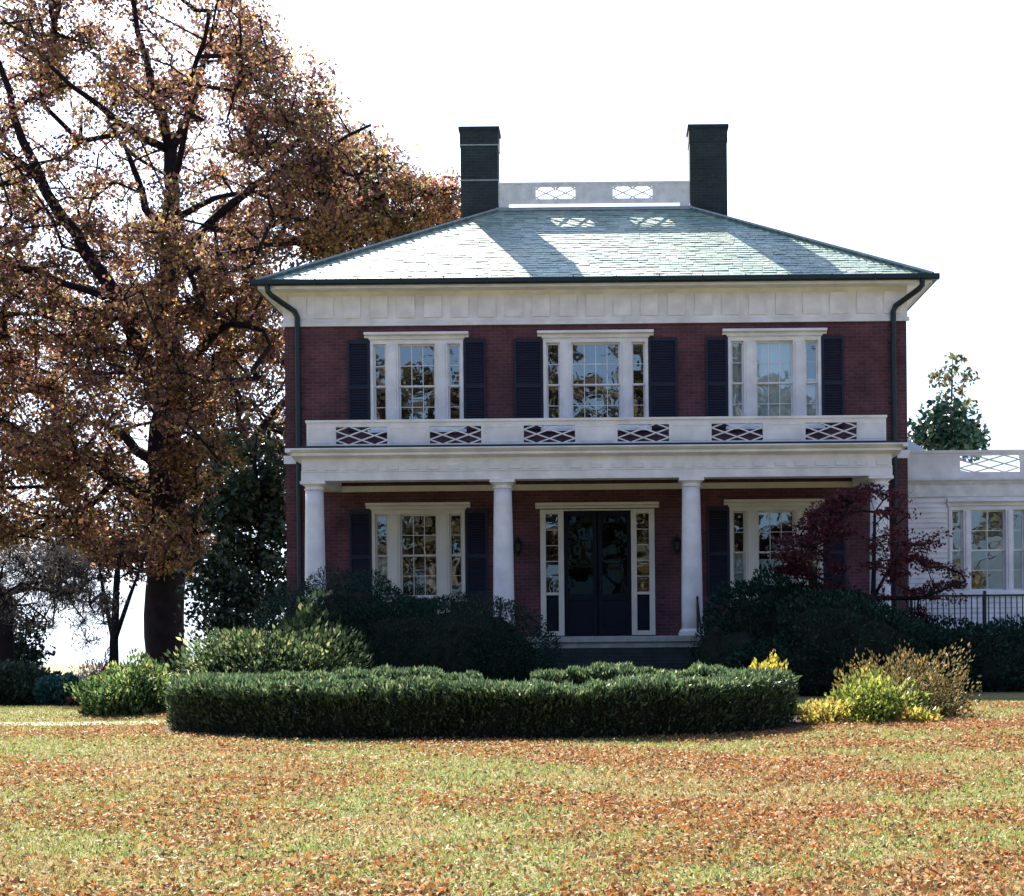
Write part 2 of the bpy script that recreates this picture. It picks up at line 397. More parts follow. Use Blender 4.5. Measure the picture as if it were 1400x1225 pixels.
def slate_obj():
    allq = []
    for ax in range(4): allq += slates(ax)
    V = np.array(allq, float).reshape(-1,3); N = len(allq)
    me = bpy.data.meshes.new('slates')
    o, V2 = link_mesh('slates', me, V, M['slate'], roof)
    faces = []
    for i in range(N):
        b = i*6; faces.append((b,b+1,b+2,b+3)); faces.append((b+4,b+5,b+1,b))
    me.from_pydata([tuple(v) for v in V2], [], faces); me.update()
    ca = me.color_attributes.new('tint', 'FLOAT_COLOR', 'POINT')
    c = pick([(.24,.34,.285),(.20,.31,.27),(.30,.35,.29),(.14,.25,.235)], [4,3,2,1.2], N, .08)
    cc = np.ones((N,6,4)); cc[:,:,:3] = c[:,None,:]; ca.data.foreach_set('color', cc.astype(np.float32).ravel())
slate_obj()
for sx in (-1,1):
    MB().tube([(sx*HE,YE,ZE+.01),(sx*HT,YT,ZT+.0)], .045, 6).build('hip_flashing', M['flash'], roof)
    MB().tube([(sx*HE,YBE,ZE+.01),(sx*HT,YBT,ZT+.0)], .045, 6).build('hip_flashing', M['flash'], roof)
MB().box(-HT-.05, HT+.05, YT-.06, YT+.02, ZT-.05, ZT+.03).build('ridge_flashing', M['flash'], roof)
# gutter and downspouts
g = MB()
gp = [(0,0),(-.10,0),(-.12,-.03),(-.12,-.10),(-.08,-.125),(0,-.125)]
g.prof_x([(YE+a-.002, ZE-.0+b) for a,b in gp], -HE-.12, HE+.12)
for sx in (-1,1):
    vs_ = [(sx*(HE-a+.002), YE+.001, ZE+b) for a,b in gp]+[(sx*(HE-a+.002), YBE, ZE+b) for a,b in gp]; n = 6
    g.add(vs_, [tuple(range(n)), tuple(range(n,2*n))]+[(i,(i+1)%n,(i+1)%n+n,i+n) for i in range(n)])
for k in range(16): x = -6.9+13.8*k/15; g.box(x-.012, x+.012, YE-.135, YE-.122, ZE-.13, ZE+.01)
g.build('gutter', M['iron'], house)
for sx in (-1,1):
    X = sx*6.45
    d = MB(); a0 = (sx*7.0, YE-.04, ZE-.11)
    d.tube([a0, (sx*7.0, YE-.03, ZE-.24), (sx*6.93, YE+.02, ZE-.32), (sx*6.62, YW-.18, ZE-.52), (sx*6.5, YW-.12, ZE-.60), (X, YW-.09, ZE-.72), (X, YW-.09, 5.6)], .062, 10)
    d.tube([(X, YW-.09, 5.6), (X, YW-.09, G0)], .058, 10)
    for z in (7.9, 6.6, 4.2, 2.6): d.box(X-.09, X+.09, YW-.1, YW-.003, z, z+.05)
    d.build('downspout', M['iron'], house, smooth=False)
# chimneys
for sx in (-1,1):
    cx0, cx1 = sorted((sx*2.34, sx*3.25)); y0, y1 = YT+.04, YT+.74; zt = EYE+699/F*YT
    c = MB(); c.box(cx0, cx1, y0, y1, ZT-1.2, zt-.42)
    c.box(cx0-.015, cx1+.015, y0-.015, y1+.015, zt-.42, zt-.08)
    c.box(cx0-.045, cx1+.045, y0-.045, y1+.045, zt-.08, zt)
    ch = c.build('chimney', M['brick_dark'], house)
    if sx < 0:
        MB().box(cx0-.022, cx1+.022, y0-.022, y1+.022, zt-.46, zt-.43).build('metal_band', M['flash'], ch)
        MB().box(cx0-.012, cx1+.012, y0-.012, y1+.012, zt-1.32, zt-1.29).build('metal_band', M['flash'], ch)
    MB().box(cx0+.2, cx1-.2, y0+.18, y1-.18, zt-.01, zt+.0).build('flue_opening', M['black_iron'], ch)
# roof balustrade
def lattice(mb, x0, x1, z0, z1, y, w, d, px, pz):
    """crossing diagonals forming flat diamonds px wide, pz high, clipped to the opening"""
    k = pz/px; zc = (z0+z1)/2; xc = (x0+x1)/2
    for s in (1,-1):
        n = int((x1-x0)/px+(z1-z0)/pz)+2
        for i in range(-n, n+1):
            c = zc+(i+.5)*pz                                        # z = c + s*k*(x-xc)
            pts = []
            for x in (x0, x1):
                z = c+s*k*(x-xc)
                if z0-1e-6 <= z <= z1+1e-6: pts.append((x, z))
            for z in (z0, z1):
                x = xc+(z-c)/(s*k)
                if x0 < x < x1: pts.append((x, z))
            if len(pts) >= 2:
                pts.sort(); a, b = pts[0], pts[-1]
                if math.hypot(a[0]-b[0], a[1]-b[1]) > .04:
                    yy = y+(.0015 if s > 0 else -.0015)
                    mb.bar((a[0],yy,a[1]), (b[0],yy,b[1]), w, d)
yb = YT+.10; zt = EYE+621/F*yb; z0 = ZT+.14
rb = wall_with_openings(-2.335, 2.335, z0, zt-.05, yb-.03, yb+.03, [(-1.42,-.46, z0+.12, zt-.12), (.46,1.42, z0+.12, zt-.12)])
rb.box(-2.335, 2.335, yb-.05, yb+.05, zt-.05, zt)
for x in (-2.20, 2.20): rb.box(x-.12, x+.12, yb-.035, yb+.035, ZT-.04, z0)
rbo = rb.build('roof_balustrade', M['white2'], house)
for x in (-.94, .94):
    l = MB(); lattice(l, x-.48, x+.48, z0+.12, zt-.12, yb, .028, .03, .48, .21); l.build('lattice', M['white2'], rbo)

# ------------------------------------------------------------------ windows
def cap(mb, x0, x1, y, z0, z1, proj):
    """moulded window head"""
    mb.prof_x([(y,z0),(y-proj*.35,z0),(y-proj*.4,z0+(z1-z0)*.35),(y-proj,z0+(z1-z0)*.5),(y-proj,z1),(y,z1)], x0, x1)
def sash(fr, x0, x1, z0, z1, y, nx, nz, r=.035, mun=.016):
    fr.box(x0, x0+r, y-.02, y+.02, z0, z1).box(x1-r, x1, y-.02, y+.02, z0, z1)
    fr.box(x0+r, x1-r, y-.02, y+.02, z0, z0+r).box(x0+r, x1-r, y-.02, y+.02, z1-r, z1)
    for i in range(1, nx):
        x = x0+r+(x1-x0-2*r)*i/nx; fr.box(x-mun/2, x+mun/2, y-.015, y+.012, z0+r, z1-r)
    for j in range(1, nz):
        z = z0+r+(z1-z0-2*r)*j/nz; fr.box(x0+r, x1-r, y-.014, y+.011, z-mun/2, z+mun/2)
def curtain(parent, x0, x1, z0, z1, y, sag=0):
    n = max(8, int((x1-x0)/.035)); mb = MB()
    for i in range(n+1):
        x = x0+(x1-x0)*i/n; yy = y+.018*math.sin(i*1.15)+.008*math.sin(i*.37)
        zb = z0+sag*(i/n)**2
        mb.v += [(x,yy,zb),(x,yy,z1)]
    for i in range(n): a = 2*i; mb.f.append((a,a+2,a+3,a+1))
    mb.build('curtain', M['curtain'], parent)
def triple_window(cx, wid, z0, z1, ncent, side, mull, paint, curt, y=YW, capx=.12, legs=None, parent=house, dark=False, sidep=1, sill=True):
    x0, x1 = cx-wid/2, cx+wid/2; ys = y+.10
    fr = MB()
    jam = .07
    fr.box(x0, x0+jam, y-.04, y+.16, z0, z1).box(x1-jam, x1, y-.04, y+.16, z0, z1)
    fr.box(x0+jam, x1-jam, y-.03, y+.16, z1-.07, z1); fr.box(x0+jam, x1-jam, y-.03, y+.16, z0, z0+.05)
    a0 = x0+jam+side; a1 = a0+mull; b1 = x1-jam-side; b0 = b1-mull
    for (m0, m1) in ((a0,a1),(b0,b1)):
        fr.box(m0, m1, y-.03, y+.16, z0+.05, z1-.07)
        fr.box(m0+.05, m1-.05, y-.055, y-.03, z0+.08, z1-.09)
    zm = (z0+z1)/2-.02
    if legs:
        for (m0, m1) in ((x0,x0+jam),(a0,a1),(b0,b1),(x1-jam,x1)): fr.box(m0, m1, y-.035, y-.002, legs, z0-.07)
    o = fr.build('window', paint, parent, bevel=.004)
    sa = MB(); pn = MB()
    for (s0, s1, nx) in ((x0+jam, a0, sidep), (a1, b0, ncent), (b1, x1-jam, sidep)):
        sash(sa, s0, s1, zm-.005, z1-.07, ys, nx, 2); sash(sa, s0, s1, z0+.05, zm+.02, ys+.045, nx, 2)
        pn.add([(s0+.02,ys+.004,zm+.02),(s1-.02,ys+.004,zm+.02),(s1-.02,ys+.004,z1-.09),(s0+.02,ys+.004,z1-.09)], [(0,1,2,3)])
        pn.add([(s0+.02,ys+.049,z0+.07),(s1-.02,ys+.049,z0+.07),(s1-.02,ys+.049,zm),(s0+.02,ys+.049,zm)], [(0,1,2,3)])
    sa.build('sash', paint, o)
    pn.build('pane', M['pane'], o)
    cp = MB(); cap(cp, x0-capx, x1+capx, y-.001, z1+.06, z1+.17, .17); cap(cp, x0-.03, x1+.03, y-.001, z1-.0, z1+.06, .07)
    cp.build('window_head', paint, o, bevel=.003)
    if sill: MB().box(x0-.06, x1+.06, y-.11, y-.001, z0-.07, z0).build('sill', paint, o, bevel=.006)
    for (i, f0, f1, sg) in curt:
        s0, s1 = ((x0+jam, a0), (a1, b0), (b1, x1-jam))[i]
        curtain(o, s0, s1, z0+(z1-z0)*f0, z0+(z1-z0)*f1, y+.19, sg)
    return o
def shutter(x0, x1, z0, z1, y=YW):
    s = MB(); st = .05; yf = y-.052
    s.box(x0, x0+st, yf, y-.012, z0, z1).box(x1-st, x1, yf, y-.012, z0, z1)
    zm = z0+(z1-z0)*.48
    for (a, b) in ((z0, z0+.1), (zm-.04, zm+.04), (z1-.08, z1)): s.box(x0+st, x1-st, yf+.002, y-.012, a, b)
    for (a, b) in ((z0+.1, zm-.04), (zm+.04, z1-.08)):
        n = int((b-a)/.055)
        for i in range(n):
            z = a+(b-a)*(i+.5)/n
            s.prof_x([(yf+.006,z-.024),(yf+.012,z-.026),(y-.018,z+.018),(y-.024,z+.022)], x0+st, x1-st)
    s.build('shutter', M['shutter'], house)
for c, wd, n, k in upper:
    curt = [[], [], [(0,0,1,0),(1,0,1,0),(2,0,.55,0)]][k]
    triple_window(c, wd, UZ0, UZ1, n, .27 if n == 3 else .29, .27 if n == 3 else .25, M['white'], curt)
    sw = .48 if n == 3 else .62
    shutter(c-wd/2-sw-.01, c-wd/2-.01, UZ0-.02, UZ1+.02); shutter(c+wd/2+.01, c+wd/2+sw+.01, UZ0-.02, UZ1+.02)
for c in (-WX, WX):
    triple_window(c, 2.02, LZ0, LZ1, 3, .27, .27, M['cream'], [(0,0,.5,0),(1,0,.42,.25)] if c > 0 else [(0,0,.5,0)], legs=DECK+.3)
    shutter(c-1.01-.49, c-1.02, LZ0-.02, LZ1+.02); shutter(c+1.02, c+1.01+.49, LZ0-.02, LZ1+.02)
# entrance: surround, sidelights and double door
e = MB(); x0, x1 = -DOORW/2, DOORW/2
for sx in (-1,1):
    for (a, b) in ((.73,.85),(1.12,1.24)):
        p, q = sorted((sx*a, sx*b)); e.box(p, q, YW-.05, YW+.14, DECK+.02, LZ1)
    p, q = sorted((sx*.85, sx*1.12)); e.box(p, q, YW-.03, YW+.12, DECK+.02, DECK+.12).box(p, q, YW-.03, YW+.12, 2.50, 2.56).box(p, q, YW-.03, YW+.12, LZ1-.10, LZ1)
e.box(-.73, .73, YW-.04, YW+.14, LZ1-.03, LZ1)
ent = e.build('door_surround', M['cream'], house, bevel=.004)
cp = MB(); cap(cp, x0-.1, x1+.1, YW-.001, LZ1+.02, LZ1+.14, .16); cp.build('door_head', M['cream'], ent, bevel=.003)
for sx in (-1,1):
    p, q = sorted((sx*.85, sx*1.12))
    s = MB(); s.add([(p,YW+.05,2.56),(q,YW+.05,2.56),(q,YW+.05,LZ1-.1),(p,YW+.05,LZ1-.1)],[(0,1,2,3)]); s.build('sidelight', M['pane'], ent)
    MB().box(p, q, YW+.03, YW+.06, DECK+.12, 2.50).build('lower_panel', M['door'], ent)
    for i in range(1,5): z = 2.56+(LZ1-.1-2.56)*i/5; MB().box(p, q, YW+.035, YW+.048, z-.008, z+.008).build('glazing_bar', M['cream'], ent)
for sx in (-1,1):
    a, b = sorted((sx*.012, sx*.73)); d = MB(); y0, y1 = YW+.04, YW+.09
    d.box(a, a+.09, y0, y1, DECK+.03, LZ1-.03).box(b-.09, b, y0, y1, DECK+.03, LZ1-.03)
    for (z0_, z1_) in ((DECK+.03,DECK+.20),(2.38,2.52),(LZ1-.14,LZ1-.03)): d.box(a+.09, b-.09, y0, y1, z0_, z1_)
    d.box(a+.09, b-.09, y0+.02, y1-.005, DECK+.20, 2.38)
    do = d.build('door', M['door'], house, bevel=.003)
    MB().add([(a+.09,y0+.02,2.52),(b-.09,y0+.02,2.52),(b-.09,y0+.02,LZ1-.14),(a+.09,y0+.02,LZ1-.14)],[(0,1,2,3)]).build('pane', M['pane_dim'], do)
    MB().tube([(sx*.06,y0,2.6),(sx*.06,y0-.06,2.6),(sx*.06,y0-.06,2.6+.14),(sx*.06,y0,2.74)], .012, 6).build('handle', M['black_iron'], do)
    X = sx*1.72
    ln = MB().box(X-.04, X+.04, YW-.03, YW-.003, 3.35, 3.75).tube([(X,YW-.02,3.7),(X,YW-.14,3.78),(X,YW-.16,3.72)], .012, 6)
    lo = ln.build('wall_lantern', M['black_iron'], house)
    lg = MB().lathe(X, YW-.16, [(.03,3.40),(.075,3.46),(.085,3.62),(.10,3.64),(.05,3.70),(.015,3.76)], 6); lg.build('lantern_cage', M['black_iron'], lo)
# belt course, porch crown mould
MB().box(-HW-.03, HW+.03, YW-.05, YW-.002, 5.40, 5.58).build('belt_course', M['white'], house, bevel=.004)
MB().prof_x([(YW-.001,4.78),(YW-.05,4.78),(YW-.12,4.90),(YW-.001,4.90)], -5.8, 5.8).build('crown_moulding', M['cream'], house)
# porch
YP = 33.6; PW = 5.72
pf = MB(); pf.box(-6.05, 6.05, YP-.28, YW-.003, DECK-.12, DECK).box(-5.98, 5.98, YP-.22, YW-.003, DECK-.24, DECK-.121)
pf.build('porch_floor', M['stone'], house, bevel=.01)
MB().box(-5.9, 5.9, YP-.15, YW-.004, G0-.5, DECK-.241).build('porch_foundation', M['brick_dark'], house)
for X in (-PW, -PW/3, PW/3, PW):
    c = MB(); h0, h1 = DECK+.14, 4.60
    c.lathe(X, YP, [(.215-.035*(t**1.6), h0+(h1-h0)*t) for t in [i/10 for i in range(11)]], 28)
    co = c.build('porch_column', M['white'], house, smooth=True)
    for poly in co.data.polygons: poly.use_smooth = abs(poly.normal.z) < .9
    k = MB(); k.lathe(X, YP, [(.18,4.601),(.20,4.61),(.205,4.63),(.18,4.65),(.18,4.665),(.235,4.72)], 24); k.box(X-.25, X+.25, YP-.25, YP+.25, 4.721, 4.78); k.build('capital', M['white'], co)
    k = MB(); k.box(X-.27, X+.27, YP-.27, YP+.27, DECK+.001, DECK+.06); k.lathe(X, YP, [(.26,DECK+.061),(.27,DECK+.085),(.25,DECK+.11),(.225,DECK+.139)], 24); k.build('base', M['white'], co)
en = MB(); xe = PW+.23; z = 4.781
en.box(-xe, xe, YP-.22, YP+.20, z, z+.20).box(-xe-.0, xe+.0, YP-.235, YP-.221, z+.17, z+.20)
en.box(-xe, -xe+.42, YP+.20, YW-.06, z, z+.20).box(xe-.42, xe, YP+.20, YW-.06, z, z+.20)
en.box(-xe+.01, xe-.01, YP-.21, YP+.19, z+.20, z+.44).box(-xe+.01, -xe+.4, YP+.19, YW-.06, z+.2, z+.44).box(xe-.4, xe-.01, YP+.19, YW-.06, z+.2, z+.44)
pr = [(YW-.004,5.22),(YP-.21,5.22),(YP-.26,5.245),(YP-.34,5.26),(YP-.40,5.27),(YP-.40,5.32),(YP-.45,5.345),(YP-.50,5.385),(YP-.50,5.41),(YW-.004,5.41)]
en.prof_x(pr, -xe-.16, xe+.16)
for sx in (-1,1):
    a, b = sorted((sx*(xe+.16), sx*(xe+.27)))
    en.box(a, b, YP-.50, YW-.006, 5.33, 5.41)
eo = en.build('porch_entablature', M['white'], house, bevel=.004)
for i in range(29): x = -5.75+11.5*i/28; MB().box(x-.12, x+.12, YP-.232, YP-.2105, z+.215, z+.30).build('entablature_block', M['white'], eo, bevel=.003)
MB().box(-xe+.42, xe-.42, YP+.2, YW-.008, 4.99, 5.02).build('porch_ceiling', M['white2'], house)
MB().box(-xe-.10, xe+.10, YP-.44, YW-.008, 5.411, 5.46).build('porch_roof', M['iron'], house)
# balcony balustrade on the porch roof
bz0, bz1 = 5.50, 6.02; yb = YP-.02; bx = 5.86
cs = [-4.75,-2.85,-.95,.95,2.85,4.75]
bl = wall_with_openings(-bx, bx, bz0, bz1-.05, yb-.035, yb+.035, [(c-.52, c+.52, bz0+.035, bz1-.14) for c in cs])
bl.box(-bx-.02, bx+.02, yb-.065, yb+.065, bz1-.05, bz1)
for sx in (-1,1):
    a, b = sorted((sx*bx, sx*(bx-.07)))
    bl.box(a, b, yb+.036, YW-.06, bz0, bz1-.051)
    a, b = sorted((sx*(bx+.02), sx*(bx-.09))); bl.box(a, b, yb+.066, YW-.06, bz1-.05, bz1)
for x in [-5.7,-3.8,-1.9,0,1.9,3.8,5.7]: bl.box(x-.05, x+.05, yb-.03, yb+.03, 5.461, bz0)
for x in [-5.56,-3.8,-1.9,0,1.9,3.8,5.56]:
    hw = .25 if abs(x) > 5 else .36
    for (a_, b_, c_, d_) in ((x-hw,x+hw,bz0+.05,bz0+.065),(x-hw,x+hw,bz1-.17,bz1-.155),(x-hw,x-hw+.015,bz0+.065,bz1-.17),(x+hw-.015,x+hw,bz0+.065,bz1-.17)):
        bl.box(a_, b_, yb-.043, yb-.035, c_, d_)
bo = bl.build('balcony_balustrade', M['white'], house)
for c in cs:
    l = MB(); lattice(l, c-.52, c+.52, bz0+.035, bz1-.14, yb, .026, .03, .52, .185); l.build('lattice', M['white'], bo)
# steps and handrails
st = MB(); n = 6; rise = (DECK-.24-.52)/n
for i in range(n): st.box(-1.85, 1.85, YP-.281-.3*(i+1), YP-.155, .2 if i == n-1 else G0-.2, DECK-.241-rise*(i+1)+rise*.0+.0+ (0)) if False else st.box(-1.85, 1.85, YP-.16-.3*(i+1), YP-.155-.3*i, G0-.3, DECK-.25-rise*i)
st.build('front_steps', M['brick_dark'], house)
for sx in (-1,1):
    X = sx*1.98+.02; hr = MB()
    hr.tube([(X,YP-.25,DECK),(X,YP-.25,DECK+.74)], .022, 8).tube([(X,YP-.25,DECK+.72),(X,YP-2.0,DECK-.35)], .02, 8).tube([(X,YP-2.0,DECK-.35),(X,YP-2.0,G0)], .022, 8)
    hr.tube([(X,YP-.25,DECK+.74),(X,YP-.25,DECK+.80)], [.035,.01], 8)
    hr.build('handrail', M['black_iron'], house)

# ------------------------------------------------------------------ white clapboard wing
YA = 38.0
wing = empty('white_wing', (10.5, YA, G0), 'low white clapboard wing with flat parapet joined to the right side of the brick house', 'building')
AX0, AX1 = HW+.03, 17.0
sz = 59.7
a_ops = [(8.07, 9.83, 2.52, 4.48), (11.6, 13.36, 2.52, 4.48)]
wl = wall_with_openings(AX0, AX1, DECK-.1, 5.08, YA, YA+.3, a_ops)
wl.box(AX1-.3, AX1, YA+.3, YA+8, DECK-.1, 5.08).box(AX0, AX1-.3, YA+7.7, YA+8, DECK-.1, 5.08)
wl.build('wall', M['white'], wing)
cb = MB(); nrow = int((5.05-DECK)/.115)
def boards(xa, xb, za, zb):
    z = za
    while z < zb-.01:
        z2 = min(z+.115, zb); cb.prof_x([(YA-.002,z),(YA-.040,z),(YA-.006,z2),(YA-.002,z2)], xa, xb); z += .115
boards(AX0+.1, 8.0, DECK, 4.72); boards(9.9, 11.53, DECK, 4.72); boards(13.43, AX1, DECK, 4.72)
for a_ in (8.0, 11.53): boards(a_, a_+1.9, DECK, 2.44); boards(a_, a_+1.9, 4.66, 4.72)
cb.box(AX0, AX0+.1, YA-.03, YA-.001, DECK, 4.72)
cb.build('clapboard', M['white'], wing)
c_ = MB(); c_.box(AX0, AX1, YA-.04, YA-.001, 4.72, 5.0); c_.prof_x([(YA-.001,5.0),(YA-.06,5.0),(YA-.10,5.05),(YA-.16,5.09),(YA-.16,5.13),(YA-.001,5.13)], AX0, AX1)
c_.build('cornice', M['white2'], wing, bevel=.003)
pp = wall_with_openings(AX0, AX1, 5.14, 5.72, YA-.02, YA+.10, [(8.32, 9.68, 5.28, 5.66), (11.2,12.56,5.28,5.66)])
pp.box(AX0, AX1, YA-.05, YA+.13, 5.72, 5.78)
for z in (5.28,5.40,5.52,5.64): pp.box(AX0+.06, 8.2, YA-.026, YA-.02, z, z+.012)
po = pp.build('parapet', M['white'], wing)
for a_ in (8.32, 11.2): l = MB(); lattice(l, a_, a_+1.36, 5.28, 5.66, YA+.03, .03, .03, .68, .19); l.build('lattice', M['white2'], po)
rf = MB(); rf.add([(AX0,YA+.3,5.15),(AX1-.1,YA+.3,5.15),(AX1-.1,YA+8,5.15),(AX0,YA+8,5.15),(7.4,YA+2.2,6.42),(7.4,YA+6,6.42),(8.9,YA+3.6,5.75),(8.9,YA+5.2,5.75)],
                  [(0,1,2,3),(0,6,4),(4,6,7,5),(5,7,3),(0,1,6),(1,2,7,6),(2,3,7),(0,4,5,3)])
rf.build('roof', M['flash'], wing)
# triple window of the wing and its panes
for wc in (8.95, 12.48): triple_window(wc, 1.8, 2.52, 4.48, 2, .26, .17, M['white'], [], y=YA, capx=.05, parent=wing, sidep=1)
MB().box(AX0, AX1, YA-1.6, YA-.03, DECK-.16, DECK-.04).build('terrace_ledge', M['white2'], wing)
MB().box(AX0+.05, AX1, YA-1.5, YA-.03, G0-.5, DECK-.17).build('terrace_foundation', M['brick_dark'], wing)
ir = empty('iron_railing', (9.5, YA-1.45, DECK-.04), 'dark iron railing with thin upright bars on the white wing terrace', 'railing')
y = YA-1.45; rl = MB(); rl.box(AX0+.1, 15, y-.02, y+.02, 2.40, 2.44).box(AX0+.1, 15, y-.015, y+.015, DECK+.06, DECK+.09)
rl.build('rail', M['iron'], ir)
bb = MB(); x = AX0+.2
while x < 15: bb.box(x-.011, x+.011, y-.011, y+.011, DECK+.09, 2.40); x += .125
o = bb.build('baluster', M['iron'], ir)
x = AX0+.12
while x < 15: MB().box(x-.03, x+.03, y-.03, y+.03, DECK-.039, 2.52).build('post', M['iron'], ir); x += 1.62

# ------------------------------------------------------------------ vegetation
def tree(name, label, cat, base, limbs, attr, nleaf, lsize, cols, wts, mleaf, mbark, clump=.55, flat=.7, k=.016, group=None, step=.9, aspect=.6, twigs=4, jit=.25, droop=0, expo=.46, patch=None):
    """limbs: polylines [(x,y,z,r)...]; attr: points the branches grow out to, each carrying a clump of leaves"""
    root = empty(name, tuple(base), label, cat, group)
    N, Pn, Rm = [], [], []                                          # node pos, parent, min radius
    mb = MB()
    for li, L_ in enumerate(limbs):
        L_ = np.array(L_, float); seg = np.linalg.norm(np.diff(L_[:,:3], axis=0), axis=1); d = np.r_[0, np.cumsum(seg)]
        n = max(3, int(d[-1]/.8)); s = np.linspace(0, d[-1], n)
        q = np.stack([np.interp(s, d, L_[:,i]) for i in range(4)], 1)
        # soften the polyline
        for _ in range(2): q[1:-1,:3] = (q[:-2,:3]+2*q[1:-1,:3]+q[2:,:3])/4
        q[1:-1,:3] += rng.normal(size=(n-2,3))*min(.06, q[:,3].mean()*.5)
        if li == 0: par = -1
        else:
            A = np.array(N); par = int(np.argmin(((A-q[0,:3])**2).sum(1)))
            q[0,:3] = A[par]
        mb.tube(q[:,:3], q[:,3], 10 if li == 0 else 7)
        for i in range(n):
            N.append(q[i,:3]); Pn.append(par if i == 0 else len(N)-2); Rm.append(q[i,3])
    n0 = len(N)
    A = np.array(N)
    d0 = np.sqrt(((attr[:,None,:]-A[None])**2).sum(-1)).min(1); order = np.argsort(d0)
    cap_ = 40*len(attr)+n0; NA = np.zeros((cap_,3)); NA[:n0] = A; cnt = n0
    tips = []
    bz = base[2]
    for i in order:
        p = attr[i]; dd = np.sqrt(((NA[:cnt]-p)**2).sum(1)); up = (NA[:cnt,2]-p[2]); cost = dd+np.clip(up,0,None)*.8
        j = int(np.argmin(cost)); a = NA[j]; D = dd[j]; m = max(1, int(D/step)); pr = j
        side = rng.normal(size=3)*D*.10; side[2] = D*.06
        for t in range(1, m+1):
            f = t/m; q = a+(p-a)*f+side*math.sin(math.pi*f)+(rng.normal(size=3)*.06*step if t < m else 0)
            NA[cnt] = q; Pn.append(pr); Rm.append(0); pr = cnt; cnt += 1
        tips.append(pr)
    w_ = np.zeros(cnt); w_[tips] = 1
    for i in range(cnt-1, n0-1, -1): w_[Pn[i]] += w_[i]
    r = k*np.maximum(w_,1)**expo
    for i in range(n0, cnt):
        pj = Pn[i]; rp = max(r[pj] if pj >= n0 else min(Rm[pj], r[i]*1.15), r[i]*.9)
        mb.tube([NA[pj], NA[i]], [rp, r[i]], 5, cap=False)
    # leaf clumps and fine twigs
    tp = NA[np.array(tips)]; per = rng.dirichlet(np.ones(len(tp))*2.0)*nleaf
    C_ = []; TW = []
    for p, c in zip(tp, per):
        c = int(c)+1; q = rng.normal(size=(c,3)); q /= np.linalg.norm(q,axis=1)[:,None]; q *= (rng.random((c,1))**.45)*clump*rng.uniform(.7,1.35); q[:,2] *= flat
        C_.append(p+q)
        for _ in range(twigs):
            e_ = p+rng.normal(size=3)*clump*.6*np.array([1,1,.8]); mb.tube([p, (p+e_)/2+rng.normal(size=3)*.06, e_], [k*.8, k*.6, k*.3], 3, cap=False)
    C_ = np.concatenate(C_); mb.build('trunk', mbark, root, smooth=True)
    col = pick(cols, wts, len(C_), jit)
    if patch is not None:
        f = np.array([noise.noise(Vector(c*patch)) for c in C_[:, :]])
        alt = pick(cols[::-1], wts, len(C_), jit); msk = f > .12; col[msk] = alt[msk]
    leaf_mesh('crown', C_, lsize*rng.uniform(.6,1.25,len(C_)), col, mleaf, root, aspect=aspect, droop=droop)
    return root

def inpoly(x, y, poly):
    c = np.zeros(len(x), bool); n = len(poly)
    for i in range(n):
        x0, y0 = poly[i]; x1, y1 = poly[(i+1)%n]
        m = ((y0 > y) != (y1 > y)) & (x < (x1-x0)*(y-y0)/(y1-y0+1e-9)+x0); c ^= m
    return c
def crown_points(n, poly, Y, depth, centre, rad, holes=(), thin=None, zexp=1):
    out = []
    xs = [p[0] for p in poly]; ys_ = [p[1] for p in poly]
    while len(out) < n:
        x = rng.uniform(min(xs), max(xs), 4000); y = rng.uniform(min(ys_), max(ys_), 4000)
        ok = inpoly(x, y, poly)
        for (hx, hy, rx, ry, pr) in holes: ok &= (((x-hx)/rx)**2+((y-hy)/ry)**2 > 1) | (rng.random(4000) > pr)
        for a, b in zip(x[ok], y[ok]):
            rr = min(.97, math.hypot((a-centre[0])/rad[0], (b-centre[1])/rad[1])); dy = rng.uniform(-1,1)*depth*math.sqrt(1-rr*rr)
            q = P(a, b, Y); nz = noise.noise(Vector((q[0]*.33, (Y+dy)*.33, q[2]*.33)))
            if nz < -.13 and rng.random() < .88: continue
            if Y == 60.0 and 188 < a < 272 and 150 < b < 430 and dy < 2: continue
            out.append(q+np.array([0,dy,0]))
            if len(out) >= n: break
    return np.array(out)
def limb(Y, pts, dy=0.0, ppm=None):
    """[(px, py, width px)] at distance Y, drifting dy metres towards/away over its length"""
    o = []
    for i, (x, y, w) in enumerate(pts):
        q = P(x, y, Y); f = i/(len(pts)-1); o.append((q[0], q[1]+dy*f, q[2], w*.62/F*Y))
    return o

